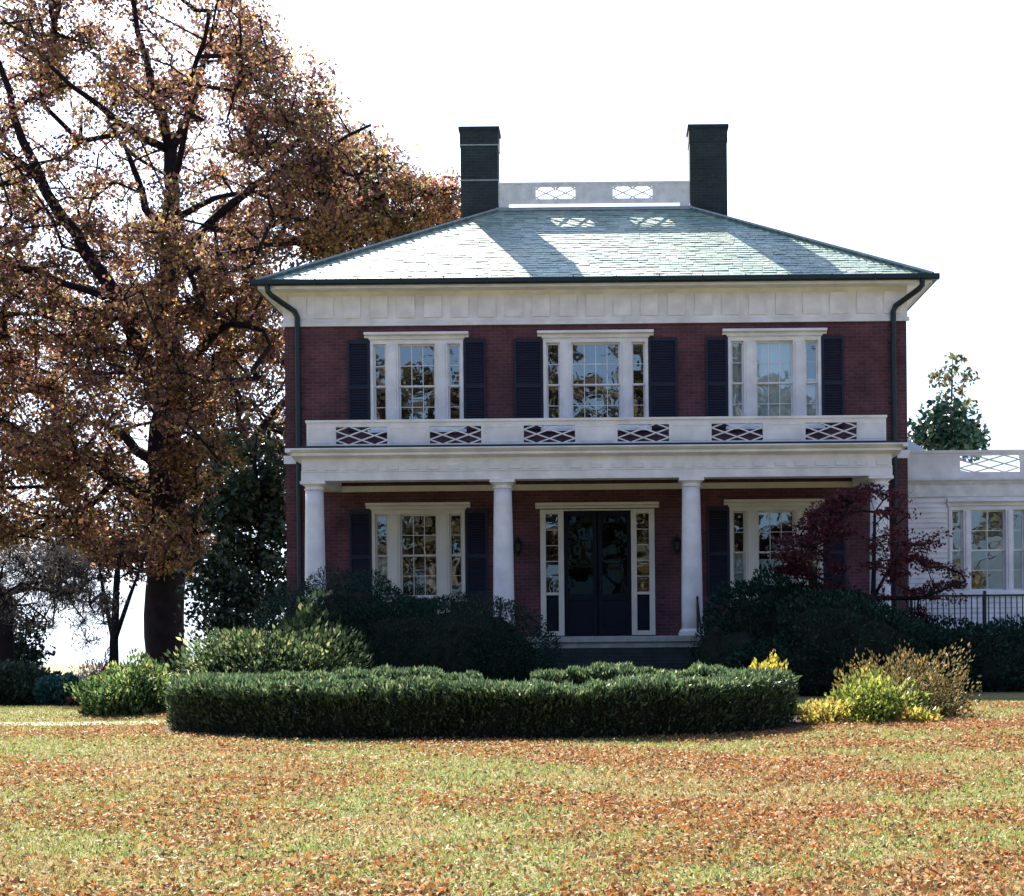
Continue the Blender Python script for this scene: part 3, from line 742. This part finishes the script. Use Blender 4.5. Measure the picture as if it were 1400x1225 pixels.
# the big oak
YO = 60.0; S = .75
gb = P(229, 905, YO); gbz = float(gz(gb[0], YO))
oak_l = [
    [(gb[0]-.1, YO, gbz-.3, .95)]+[(gb[0]-.05, YO, gbz+.6, .70)]+limb(YO, [(228,850,44),(228,760,41),(229,640,38),(229,540,33),(230,430,25),(231,340,21),(232,270,17),(233,205,14)]),
    limb(YO, [(233,205,12),(222,160,10),(212,110,8),(204,50,6),(198,-10,4)], -2), limb(YO, [(233,205,11),(250,160,9),(262,90,7),(266,20,5),(275,-30,3)], 3),
    limb(YO, [(240,358,13),(275,325,11),(312,290,10),(355,264,8),(420,245,6),(480,215,4),(520,200,3)], -2.5),
    limb(YO, [(228,318,11),(196,292,10),(176,252,8),(156,205,7),(140,160,5),(102,120,4)], 4),
    limb(YO, [(230,210,10),(202,200,9),(176,178,8),(150,166,6),(118,140,5),(78,108,4)], -4),
    limb(YO, [(226,560,20),(200,485,18),(172,412,16),(132,346,13),(78,264,11),(70,205,8),(62,150,6),(46,90,4)], -5),
    limb(YO, [(78,264,10),(34,220,8),(0,198,6),(-60,150,4)], -3),
    limb(YO, [(222,690,18),(172,655,15),(120,632,13),(60,604,11),(0,572,9),(-80,540,5)], -3),
    limb(YO, [(222,640,15),(170,610,12),(150,575,10),(110,560,8),(50,555,7),(0,580,5)], 5),
    limb(YO, [(240,690,16),(300,640,13),(345,590,11),(378,540,9),(400,500,6),(430,460,4)], 3),
    limb(YO, [(236,560,15),(268,505,12),(292,470,10),(345,450,8),(380,468,5),(400,500,3)], -4),
    limb(YO, [(236,440,11),(280,400,9),(340,370,7),(410,345,5),(480,320,4),(560,300,3)], 5),
    limb(YO, [(234,300,9),(262,260,7),(300,232,6),(350,215,4),(400,180,3)], 6),
    limb(YO, [(234,260,8),(270,215,6),(300,150,5),(340,100,4)], -6),
    limb(YO, [(226,400,9),(180,375,8),(130,372,6),(70,350,4),(10,340,3)], 7),
    limb(YO, [(228,740,9),(270,735,7),(310,722,5),(350,722,3)], -2),
    limb(YO, [(226,470,10),(190,430,8),(120,420,6),(40,400,4)], -8),
]
oak_poly = [(-230,300),(-160,20),(-60,-60),(120,-90),(200,-70),(330,-40),(352,12),(350,60),(408,82),(436,120),(474,158),(520,185),(534,225),(578,262),(626,280),(640,330),(600,350),(520,360),(430,395),(398,450),(396,560),(390,640),(340,700),(286,790),(180,790),(110,770),(40,760),(-60,720),(-180,600)]
oak_att = np.concatenate([crown_points(330, [(-150,430),(60,400),(390,400),(396,560),(380,620),(330,660),(250,760),(140,770),(-60,720)], YO, 8, (130,590), (330,240), holes=[(345,495,42,50,.95),(300,712,34,34,.9),(150,610,40,22,.6),(60,690,25,20,.6)]), crown_points(130, [(400,230),(540,215),(640,280),(600,350),(430,395),(400,300)], YO, 6, (510,300), (150,110)), crown_points(1650, oak_poly, YO, 11, (170,350), (470,480), holes=[(345,495,42,50,.85),(300,712,34,34,.9),(215,290,18,30,.5),(300,250,60,18,.5),(75,245,30,25,.5),(150,610,40,22,.5),(60,690,25,20,.6),(60,60,50,30,.5),(340,130,22,22,.4),(420,280,40,16,.4),(130,770,60,20,.6)])])
tree('oak_tree', 'huge old oak with rusty brown leaves and thick dark trunk left of the house', 'tree', (gb[0], YO, gbz), oak_l, oak_att, 240000, .178,
     [(.29,.14,.115),(.19,.095,.095),(.48,.24,.09),(.35,.26,.10),(.22,.20,.08),(.12,.065,.08)], [4,3,2.8,1.6,1.3,2.2], M['leaf'], M['bark'], clump=.80, flat=.7, k=.021, step=1.0, twigs=6, patch=.22)

def simple_att(c, r, n, hollow=.35):
    q = rng.normal(size=(n,3)); q /= np.linalg.norm(q,axis=1)[:,None]; q *= (hollow+(1-hollow)*rng.random((n,1))**.6); return np.array(c)+q*np.array(r)
# dark broad-leaved evergreens
GREEN = [(.020,.045,.026),(.03,.055,.03),(.045,.08,.035),(.06,.07,.03)]
def evergreen(label, px, y0, y1, Y, wpx, n, name='evergreen_tree', cols=GREEN, ls=.2, att=80, group=None):
    b = P(px, 900, Y); bz = float(gz(b[0], Y)); c = P(px, (y0+y1)/2, Y); top = P(px, y0, Y)[2]; rx = wpx/2/F*Y; rz = (y1-y0)/2/F*Y
    lb = [[(b[0],Y,bz-.2,.22),(b[0]+.1,Y,bz+1.2,.18),(c[0],Y,c[2],.10),(c[0],Y,top-.4,.03)]]
    return tree(name, label, 'tree', (b[0],Y,bz), lb, simple_att(c, (rx,rx,rz), att), n, ls, cols, [3,3,2,1], M['leaf_thick'], M['bark'], clump=.55, k=.012, step=.6, twigs=2, group=group)
evergreen('tall dark glossy evergreen with leaves against the left brick corner of the house', 352, 575, 900, 52, 125, 9000, 'magnolia_tree', ls=.24, att=110)
evergreen('tall dark evergreen cut by the left edge behind the weeping cherry', 2, 800, 965, 49, 95, 5000, 'cedar_tree', ls=.16, att=80)
evergreen('low dark evergreen between the oak trunk and the brick house', 305, 730, 920, 46, 90, 3500, 'holly_tree', ls=.17, att=60)
evergreen('dark green evergreen rising behind the white clapboard wing', 1290, 545, 645, 50, 96, 2400, 'magnolia_tree', [(.014,.06,.045),(.02,.07,.05),(.04,.08,.04),(.05,.09,.05)], .22, 34)
# airy tree top above it
b = P(1300, 880, 53); bz = float(gz(b[0], 53))
tree('poplar_tree', 'sparse thin tree top with few small leaves above the white wing roof', 'tree', (b[0],53,bz), [[(b[0],53,bz-.2,.14),(b[0]+.1,53,bz+3,.1),(*P(1298,560,53),.04),(*P(1302,492,53),.012)]],
     np.array([P(1297+a, y, 53+d) for (a,y,d) in [(-14,520,.3),(4,505,-.2),(10,490,.1),(-4,540,.4),(16,534,0),(-16,560,-.3),(20,555,.3),(6,520,.2),(26,515,-.1),(-8,508,0),(12,570,0),(-22,585,.2),(30,590,0),(-2,575,.3)]]),
     420, .22, [(.10,.11,.05),(.14,.11,.05),(.07,.09,.05)], [3,2,2], M['leaf'], M['bark_grey'], clump=.38, k=.009, step=.4, twigs=2)

# weeping bare tree at the left edge
YC = 31; b = P(-5, 960, YC); bz = float(gz(b[0], YC))
wl_ = [[(b[0],YC,bz-.2,.25),(b[0]+.1,YC,bz+1.0,.20),(b[0]+.2,YC,bz+2.0,.12)]]
for (dx, dy, h) in ((1.3,-.4,2.9),(.8,.8,3.1),(-1.3,0,3.0),(-.8,-1,2.9),(.4,-1.2,3.0)): wl_.append([(b[0]+.2,YC,bz+1.9,.06),(b[0]+dx*.5,YC+dy*.5,bz+h-.3,.045),(b[0]+dx,YC+dy,bz+h-.9,.015)])
wa = []
for i in range(240):
    a = rng.uniform(0,2*math.pi); r_0 = rng.uniform(.25,1)**.6*1.95; wa.append((b[0]+.2+math.cos(a)*r_0, YC+math.sin(a)*r_0, bz+3.1-(r_0/1.95)**2*1.1-rng.uniform(0,.9)*(r_0/1.8)))
wt = tree('weeping_cherry', 'low weeping cherry with drooping nearly bare grey twigs at the left edge', 'tree', (b[0],YC,bz), wl_, np.array(wa), 15000, .10, [(.24,.19,.15),(.14,.11,.09),(.28,.21,.12),(.07,.065,.055)], [3,3,1,2], M['leaf'], M['bark'], clump=.34, k=.008, step=.35, twigs=9, aspect=.22, droop=1.2)
# slender bare multi-stem tree left of the oak trunk
b = P(155, 905, 50); bz = float(gz(b[0], 50))
tree('dogwood_tree', 'slender bare forked dogwood standing just left of the oak trunk', 'tree', (b[0],50,bz), [limb(50,[(156,925,11),(157,860,9),(160,800,7),(166,740,4)]), limb(50,[(156,870,6),(146,820,5),(134,785,4),(122,760,2)],.8), limb(50,[(157,860,6),(175,825,5),(192,800,4),(205,770,2)],-.8), limb(50,[(158,830,5),(152,790,4),(150,750,2)],1)],
     np.array([P(x_, y_, 50+rng.uniform(-1.2,1.2)) for x_, y_ in zip(rng.uniform(105,212,60), rng.uniform(722,800,60))]), 900, .17, [(.20,.09,.05),(.14,.07,.05),(.25,.14,.06)], [3,3,1], M['leaf'], M['bark'], clump=.4, k=.010, step=.5, twigs=4)

def shrub(name, label, cx, cy, r, zc=None, n=5000, size=.09, cols=GREEN, wts=(3,3,2,1), mt='leaf_thick', lump=.22, lf=1.1, aspect=.5, stems=True, group=None, base_z=None, cat='shrub', seed=0, core=.84, upd=.6, shell=.16):
    """dense bush: inner stems plus thousands of leaves in an uneven shell"""
    g_ = float(gz(cx, cy)) if base_z is None else base_z
    root = empty(name, (cx, cy, g_), label, cat, group)
    def rad(d):
        nz = noise.noise(Vector(d)*lf*1.6+Vector((seed*7.3,seed*3.1,cx)))+.5*noise.noise(Vector(d)*lf*3.7+Vector((seed,cy,seed*2.2)))
        return 1+lump*nz
    full = lambda z: 1+.20*math.sin(2*math.asin(min(1, abs(z))))
    # core
    mb = MB(); nu, nv = 22, 10
    for j in range(nv+1):
        th = (j/nv)*math.pi*.5
        for i in range(nu):
            a = 2*math.pi*i/nu; d = (math.cos(a)*math.cos(th), math.sin(a)*math.cos(th), math.sin(th)); k_ = rad(d)*core*full(d[2])
            mb.v.append((cx+d[0]*r[0]*k_, cy+d[1]*r[1]*k_, g_+d[2]*r[2]*k_))
    for j in range(nv):
        for i in range(nu): a = j*nu+i; b_ = j*nu+(i+1)%nu; mb.f.append((a,b_,b_+nu,a+nu))
    mb.build('stems', M['twig'], root)
    D = rng.normal(size=(n,3)); D[:,2] = np.abs(D[:,2])*.9; D /= np.linalg.norm(D,axis=1)[:,None]
    k_ = np.array([rad(d)*full(d[2]) for d in D]); sh = 1-np.abs(rng.normal(size=n))*shell+.03
    C_ = np.array([cx,cy,g_])+D*np.array(r)*(k_*sh)[:,None]; C_[:,2] = np.maximum(C_[:,2], g_+.02)
    dirs = D.copy(); dirs[:,2] += upd
    leaf_mesh('foliage', C_, size*rng.uniform(.6,1.3,n), pick(cols, wts, n), M[mt], root, aspect=aspect, dirs=dirs)
    return root
def wx(px, Y): return (px-CX)/F*Y
def sh_top(y, Y): return EYE+(CY-y)/F*Y
# dark yew mounds in the shade of the porch
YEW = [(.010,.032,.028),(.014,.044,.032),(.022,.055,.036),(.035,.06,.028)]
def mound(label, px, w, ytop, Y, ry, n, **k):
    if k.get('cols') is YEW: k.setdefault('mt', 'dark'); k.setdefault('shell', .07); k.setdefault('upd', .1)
    X = wx(px, Y); h = sh_top(ytop, Y)-float(gz(X, Y)); return shrub(k.pop('name','yew_shrub'), label, X, Y, (w/2/F*Y, ry, h), n=n, **k)
YG = 'dark clipped yews in front of the porch'
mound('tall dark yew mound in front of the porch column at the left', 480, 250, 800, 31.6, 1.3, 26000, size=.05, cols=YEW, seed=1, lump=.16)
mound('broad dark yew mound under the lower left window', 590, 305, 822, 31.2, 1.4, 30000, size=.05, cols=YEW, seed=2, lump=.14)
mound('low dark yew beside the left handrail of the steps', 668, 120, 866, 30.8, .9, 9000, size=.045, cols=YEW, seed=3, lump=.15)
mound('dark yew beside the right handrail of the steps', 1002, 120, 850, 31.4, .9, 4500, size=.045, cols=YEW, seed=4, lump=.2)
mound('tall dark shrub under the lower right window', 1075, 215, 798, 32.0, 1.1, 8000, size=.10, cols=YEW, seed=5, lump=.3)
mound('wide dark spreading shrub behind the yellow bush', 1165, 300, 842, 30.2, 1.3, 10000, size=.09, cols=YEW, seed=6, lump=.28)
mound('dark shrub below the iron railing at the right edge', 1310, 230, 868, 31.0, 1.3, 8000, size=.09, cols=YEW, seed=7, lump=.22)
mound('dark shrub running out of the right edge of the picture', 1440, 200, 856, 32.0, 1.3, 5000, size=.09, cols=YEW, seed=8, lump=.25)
# sunlit laurel at the left, where the sun passes the house
LAUR = [(.06,.10,.04),(.03,.055,.028),(.12,.155,.06),(.28,.29,.13)]
mound('pale green sunlit laurel in front of the left yew mound', 366, 240, 866, 27.5, 1.3, 11500, name='laurel_shrub', size=.10, cols=LAUR, seed=9, lump=.45, upd=.5, shell=.30, mt='leaf', core=.7)
mound('loose laurel reaching up to the left porch column', 425, 90, 834, 30.4, .8, 1500, name='laurel_shrub', size=.17, cols=LAUR, seed=10, lump=.5, shell=.35, mt='leaf', core=.5)
mound('round light green azalea at the left end of the clipped hedge', 180, 132, 912, 25.2, .9, 7000, name='azalea_shrub', size=.085, cols=[(.075,.135,.045),(.035,.07,.03),(.15,.20,.065),(.28,.30,.10)], seed=11, lump=.45, shell=.3, mt='leaf', core=.65)
mound('blue green conifer bush at the far edge of the lawn on the left', 84, 60, 918, 28, .5, 3500, name='conifer_shrub', size=.09, cols=[(.02,.09,.085),(.03,.12,.10),(.02,.06,.06)], wts=(3,3,2), seed=12, lump=.25, cat='shrub')
mound('purplish bare bush beyond the azalea in the distance', 128, 74, 900, 85, 1.5, 2200, name='bare_shrub', size=.3, cols=[(.14,.11,.15),(.10,.08,.11),(.18,.13,.14)], wts=(3,3,2), seed=13, lump=.4, cat='shrub', aspect=.25)
mound('dark rounded bush at the foot of the weeping cherry', 5, 150, 900, 28.5, .9, 6000, name='holly_shrub', size=.08, cols=GREEN, seed=14, lump=.3)
mound('reddish dead bush low beside the blue green conifer bush', 112, 34, 945, 27.5, .3, 1300, name='barberry_shrub', size=.06, cols=[(.10,.03,.03),(.06,.03,.03),(.12,.06,.04)], wts=(3,3,2), seed=15, lump=.4)
# yellow and bronze shrubs on the right
mound('yellow green low spreading shrub on the lawn right of the hedge', 1188, 118, 936, 21.8, .6, 3600, name='spirea_shrub', size=.075, cols=[(.20,.24,.05),(.13,.18,.04),(.32,.31,.06),(.06,.10,.03)], seed=16, lump=.6, shell=.45, mt='leaf', core=.45)
mound('bronze taller shrub with reaching twigs behind the yellow green one', 1236, 158, 912, 22.8, .7, 8000, name='azalea_shrub', size=.06, cols=[(.10,.085,.038),(.14,.10,.038),(.075,.08,.035),(.24,.14,.04)], seed=17, lump=.5, shell=.4, mt='leaf', core=.35)
mound('golden low creeper spilling between the hedge and the yellow shrub', 1128, 70, 962, 21.6, .35, 900, name='creeping_shrub', size=.075, cols=[(.42,.34,.07),(.34,.30,.08),(.25,.24,.06),(.45,.28,.08)], seed=18, lump=.4, shell=.35, mt='leaf', core=.4)
mound('low golden creeper at the right foot of the yellow shrub', 1252, 60, 974, 21.4, .3, 700, name='creeping_shrub', size=.075, cols=[(.42,.34,.07),(.22,.26,.06),(.25,.24,.06),(.45,.28,.08)], seed=19, lump=.4, shell=.35, mt='leaf', core=.4)
mound('small yellow shrub peeping over the right end of the hedge', 1050, 62, 908, 24.2, .4, 1500, name='spirea_shrub', size=.07, cols=[(.40,.34,.05),(.30,.30,.05),(.45,.36,.06),(.2,.2,.04)], seed=20, lump=.35, mt='leaf', core=.5)

# red maple over the right end of the porch
YM = 31.3
b = P(1196, 900, YM); bz = float(gz(b[0], YM))
mp_poly = [(1058,760),(1110,700),(1150,672),(1196,660),(1240,700),(1252,745),(1282,735),(1262,765),(1318,795),(1320,815),(1272,820),(1266,850),(1230,872),(1170,860),(1130,810),(1090,790)]
ma = crown_points(150, mp_poly, YM, 1.3, (1190,765), (150,110))
ma = np.concatenate([ma, [P(a_+rnd.uniform(-8,8), b_+rnd.uniform(-8,8), YM+rnd.uniform(-.8,.6)) for a_, b_ in [(1312,798),(1300,806),(1288,800),(1275,812),(1262,806),(1290,815),(1250,815),(1308,815),(1262,738),(1275,736),(1248,745),(1262,768),(1240,830),(1258,835),(1268,848),(1225,848),(1235,865),(1255,860),(1210,835),(1190,850),(1068,762),(1080,768),(1095,760),(1075,780),(1110,775),(1100,720),(1120,705),(1150,690),(1180,675),(1165,850),(1150,835),(1205,868),(1215,800),(1230,815)]]])
tree('japanese_maple', 'dark red japanese maple growing in front of the right end porch column', 'tree', (b[0],YM,bz),
     [limb(YM,[(1190,930,9),(1192,870,8),(1196,820,6),(1198,770,5),(1196,700,3)]), limb(YM,[(1194,850,6),(1230,810,5),(1270,800,4),(1312,796,2)],-.5), limb(YM,[(1194,840,5),(1160,790,4),(1110,765,3),(1066,762,2)],-.3), limb(YM,[(1196,790,4),(1222,750,3),(1262,738,2)],.4)],
     ma, 10500, .075, [(.085,.020,.030),(.125,.028,.034),(.05,.014,.026),(.19,.045,.035)], [4,3,3,1], M['leaf'], M['bark'], clump=.28, flat=.38, k=.006, step=.3, twigs=2)

# ------------------------------------------------------------------ clipped hedges
def hedge(label, path, width, h, n, seed, hvar=.05):
    P_ = np.array(path, float); d = np.r_[0, np.cumsum(np.linalg.norm(np.diff(P_,axis=0),axis=1))]; L_ = d[-1]
    def at(s):
        x = np.interp(s, d, P_[:,0]); y = np.interp(s, d, P_[:,1])
        x2 = np.interp(s+.15, d, P_[:,0]); y2 = np.interp(s+.15, d, P_[:,1]); x1 = np.interp(s-.15, d, P_[:,0]); y1 = np.interp(s-.15, d, P_[:,1])
        t = np.stack([x2-x1, y2-y1],-1); t /= np.linalg.norm(t,axis=-1,keepdims=True)+1e-9
        return x, y, t
    c = P_.mean(0); root = empty('clipped_hedge', (c[0], c[1], float(gz(*c))), label, 'hedge', None)
    def bulge(s, u):
        return np.array([noise.noise(Vector((a*1.3, b_*1.1, seed*5.0)))*.11+noise.noise(Vector((a*4.5, b_*3, seed*2.0)))*.09 for a, b_ in zip(np.atleast_1d(s), np.atleast_1d(u))])
    prof = []                                                       # cross-section parameter u 0..1 : side, top, side
    def section(u):
        # returns (offset across, height fraction, normal)
        a = np.clip(u, 0, 1)*2.6-1.3                                 # -1.3..1.3
        off = np.where(np.abs(a) < .5, a*width*.95, np.sign(a)*width*.5*(1-.10*np.clip((np.abs(a)-.5)/.8,0,1)))
        hh = np.where(np.abs(a) < .5, h*(1-.06*(np.abs(a)/.5)**3), h*.94*(1-np.clip((np.abs(a)-.5)/.8,0,1)))
        nrm = np.stack([np.where(np.abs(a) < .5, a*.6, np.sign(a)), np.where(np.abs(a) < .5, 1., .35)], -1)
        return off, hh, nrm
    mb = MB(); ns = int(L_/.25)+2; us = np.linspace(0,1,13)
    for i in range(ns):
        s = L_*i/(ns-1); x, y, t = at(s); off, hh, nr = section(us); bu = bulge(np.full(13,s), us); sc = .86 if 0 < i < ns-1 else .5
        for o, z, b_ in zip(off, hh, bu):
            q = (o*sc+np.sign(o)*b_*.6); X = float(x-t[1]*q); Y_ = float(y+t[0]*q); mb.v.append((X, Y_, float(gz(X,Y_))-.02+max(0,(z+b_*.6*(z>h*.5)))*.93))
    for i in range(ns-1):
        for j in range(12): a = i*13+j; mb.f.append((a,a+13,a+14,a+1))
    mb.f.append(tuple(range(13))); mb.f.append(tuple(range((ns-1)*13, ns*13))[::-1])
    mb.build('stems', M['twig'], root)
    s = rng.uniform(-.0, L_, n); u = rng.random(n); u = np.where(rng.random(n) < .35, .31+.38*rng.random(n), u)
    x, y, t = at(s); off, hh, nr = section(u); bu = bulge(s, u)+rng.normal(size=n)*.012
    dep = np.abs(rng.normal(size=n))*.06-.03
    endk = np.clip(np.minimum(s, L_-s)/.35, 0, 1); endk = np.sqrt(1-(1-endk)**2)*.5+.5
    off2 = off*endk+np.sign(off)*(bu-dep)*np.where(hh < h*.9, 1, 0)
    z = hh*(.85+.15*endk)+np.where(hh > h*.85, bu-dep, 0)
    X = x-t[:,1]*off2; Y_ = y+t[:,0]*off2; Z = gz(X, Y_)+np.maximum(z,.02)
    keep = rng.random(n) > np.clip((.16-z)/.16, 0, 1)*.6
    dirs = np.stack([-t[:,1]*nr[:,0], t[:,0]*nr[:,0], nr[:,1]+.5], -1)
    C_ = np.stack([X,Y_,Z],-1)[keep]
    new = np.clip((z/h-.62)/.3, 0, 1)[keep]; new = new*(rng.random(len(new)) < .55)           # sunlit top fringe painted into the leaf colour: lighter, slightly longer sprigs
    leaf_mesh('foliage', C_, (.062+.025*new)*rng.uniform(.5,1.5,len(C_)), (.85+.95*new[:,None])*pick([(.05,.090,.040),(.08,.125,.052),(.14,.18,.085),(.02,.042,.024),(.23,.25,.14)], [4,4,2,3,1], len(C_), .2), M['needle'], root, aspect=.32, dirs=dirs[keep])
    return root
fx = [(-4.95,23.1),(-5.25,22.2),(-5.1,21.3),(-4.4,20.75),(-3.4,20.35),(-2.2,20.02),(-1.0,19.9),(.2,20.0),(1.1,20.25),(1.8,20.8),(2.12,21.6),(2.0,22.3)]
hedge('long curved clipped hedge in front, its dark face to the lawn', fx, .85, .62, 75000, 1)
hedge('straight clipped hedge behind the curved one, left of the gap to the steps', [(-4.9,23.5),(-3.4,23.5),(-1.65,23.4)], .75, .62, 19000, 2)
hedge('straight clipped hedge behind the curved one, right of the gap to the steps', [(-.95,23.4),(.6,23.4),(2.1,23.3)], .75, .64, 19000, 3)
sb = MB()
poly_ = [(-5.7,24.0),(-5.8,22.2),(-5.6,21.0),(-4.6,20.25),(-3.4,19.85),(-2.2,19.5),(-1,19.38),(.3,19.5),(1.5,19.85),(2.5,20.5),(2.95,21.6),(2.9,24.0)]
cen = (-1.4,22.4)
sb.v = [(cen[0],cen[1],float(gz(*cen))+.012)]+[(x,y,float(gz(x,y))+.012) for x,y in poly_]; 
sb.f = [(0,i,i+1) for i in range(1,len(poly_))]
sb.build('hedge_bed', M['soil'], kind='structure')

# ------------------------------------------------------------------ fallen leaves and grass on the lawn
def scatter(n, y0, y1, margin=1.5, xl=-1e9, xr=1e9, power=1.0):
    y = y0+(y1-y0)*rng.random(n)**power; a = (0-CX)/F*y-margin; b_ = (1400-CX)/F*y+margin
    x = a+(b_-a)*rng.random(n); return x, y
def patchy(x, y, s, th, soft, off=0):
    f = np.array([noise.noise(Vector((a*s*.9+off, b_*s*1.0, off)))+.6*noise.noise(Vector((a*s*2.6, b_*s*3.0, off+9))) for a, b_ in zip(x, y)])
    return np.clip((f-th)/soft, 0, 1)
bedp = [(x,y) for x,y in poly_]
x, y = scatter(310000, 8.3, 25.0, 1.6)
pk = patchy(x, y, .5, -.20, .45, 3.0); keep = (rng.random(len(x)) < (.12+.88*pk)*np.clip(.78+.07*x+.02*np.abs(y-14),.35,1)*(1-.9*((np.abs(y-np.interp(x,[-22,-12,-5.4],[23.6,23.4,22.9]))<.4)&(x<-5.4))))
keep &= ~inpoly(x, y, bedp) | (rng.random(len(x)) < .03)
x, y = x[keep], y[keep]; z = gz(x, y)+rng.uniform(.01,.055,len(x))
dirs = rng.normal(size=(len(x),3)); dirs[:,2] *= .35
LC = [(.31,.135,.05),(.36,.19,.08),(.41,.28,.15),(.19,.085,.045),(.46,.36,.24),(.36,.125,.04),(.12,.065,.045)]
leaf_mesh('fallen_leaves', np.stack([x,y,z],-1), .034*rng.uniform(.4,1.6,len(x)), pick(LC, [4.5,3.2,2.6,3,1.3,4.5,1.6], len(x), .2), M['litter'], None, aspect=.5, up=.0, dirs=dirs,
          label='brown and orange oak leaves strewn over the lawn', cat='leaves', kind='stuff')
x, y = scatter(210000, 8.3, 27, 1.4, power=1.0)
keep = ~inpoly(x, y, bedp); x, y = x[keep], y[keep]
pk = patchy(x, y, .35, -.2, .6, 21.0)
dirs = rng.normal(size=(len(x),3))*.5; dirs[:,2] = 1.0
gc = pick([(.25,.29,.09),(.30,.31,.105),(.19,.25,.08),(.33,.30,.13)], [4,3,3,2], len(x), .15)
gc2 = pick([(.31,.26,.11),(.33,.26,.11),(.26,.22,.085)], [2,2,1], len(x), .15); mm = pk[:,None] > .5
gc = np.where(mm, gc2, gc)
leaf_mesh('grass_blades', np.stack([x,y,gz(x,y)+.014],-1), .055*rng.uniform(.6,1.4,len(x)), gc, M['grass'], None, aspect=.22, dirs=dirs,
          label='short yellowing lawn grass in front of the hedge', cat='grass', kind='stuff')

# ------------------------------------------------------------------ trees across the lawn, seen reflected in the panes
for i, (X, Y_, H_) in enumerate([(-15,-24,22),(-9,-19,19),(-3.5,-27,24),(2.5,-20,20),(8,-25,23),(14,-20,20),(-22,-20,19),(21,-25,22)]):
    bz = float(gz(X, Y_))
    lb = [[(X,Y_,bz-.2,.42),(X+.1,Y_,bz+H_*.35,.34),(X,Y_,bz+H_*.7,.18),(X,Y_,bz+H_*.95,.05)]]
    for q in range(7):
        a = q*1.1+i; lb.append([(X,Y_,bz+H_*(.16+.09*q),.18),(X+math.cos(a)*1.9,Y_+math.sin(a)*1.9,bz+H_*(.26+.09*q),.12),(X+math.cos(a)*4,Y_+math.sin(a)*4,bz+H_*(.34+.08*q),.06)])
    tree('maple_tree', 'tall brown leaved tree across the lawn reflected in the window panes', 'tree', (X,Y_,bz), lb, simple_att((X,Y_,bz+H_*.56), (4.4,4.4,H_*.44), 110, .2), 10500, .40,
         [(.13,.085,.05),(.10,.07,.05),(.11,.11,.06),(.06,.05,.04)], [4,3,3,2], M['leaf'], M['bark_grey'], clump=1.0, k=.022, step=1.0, twigs=2, group='trees across the lawn reflected in the windows')
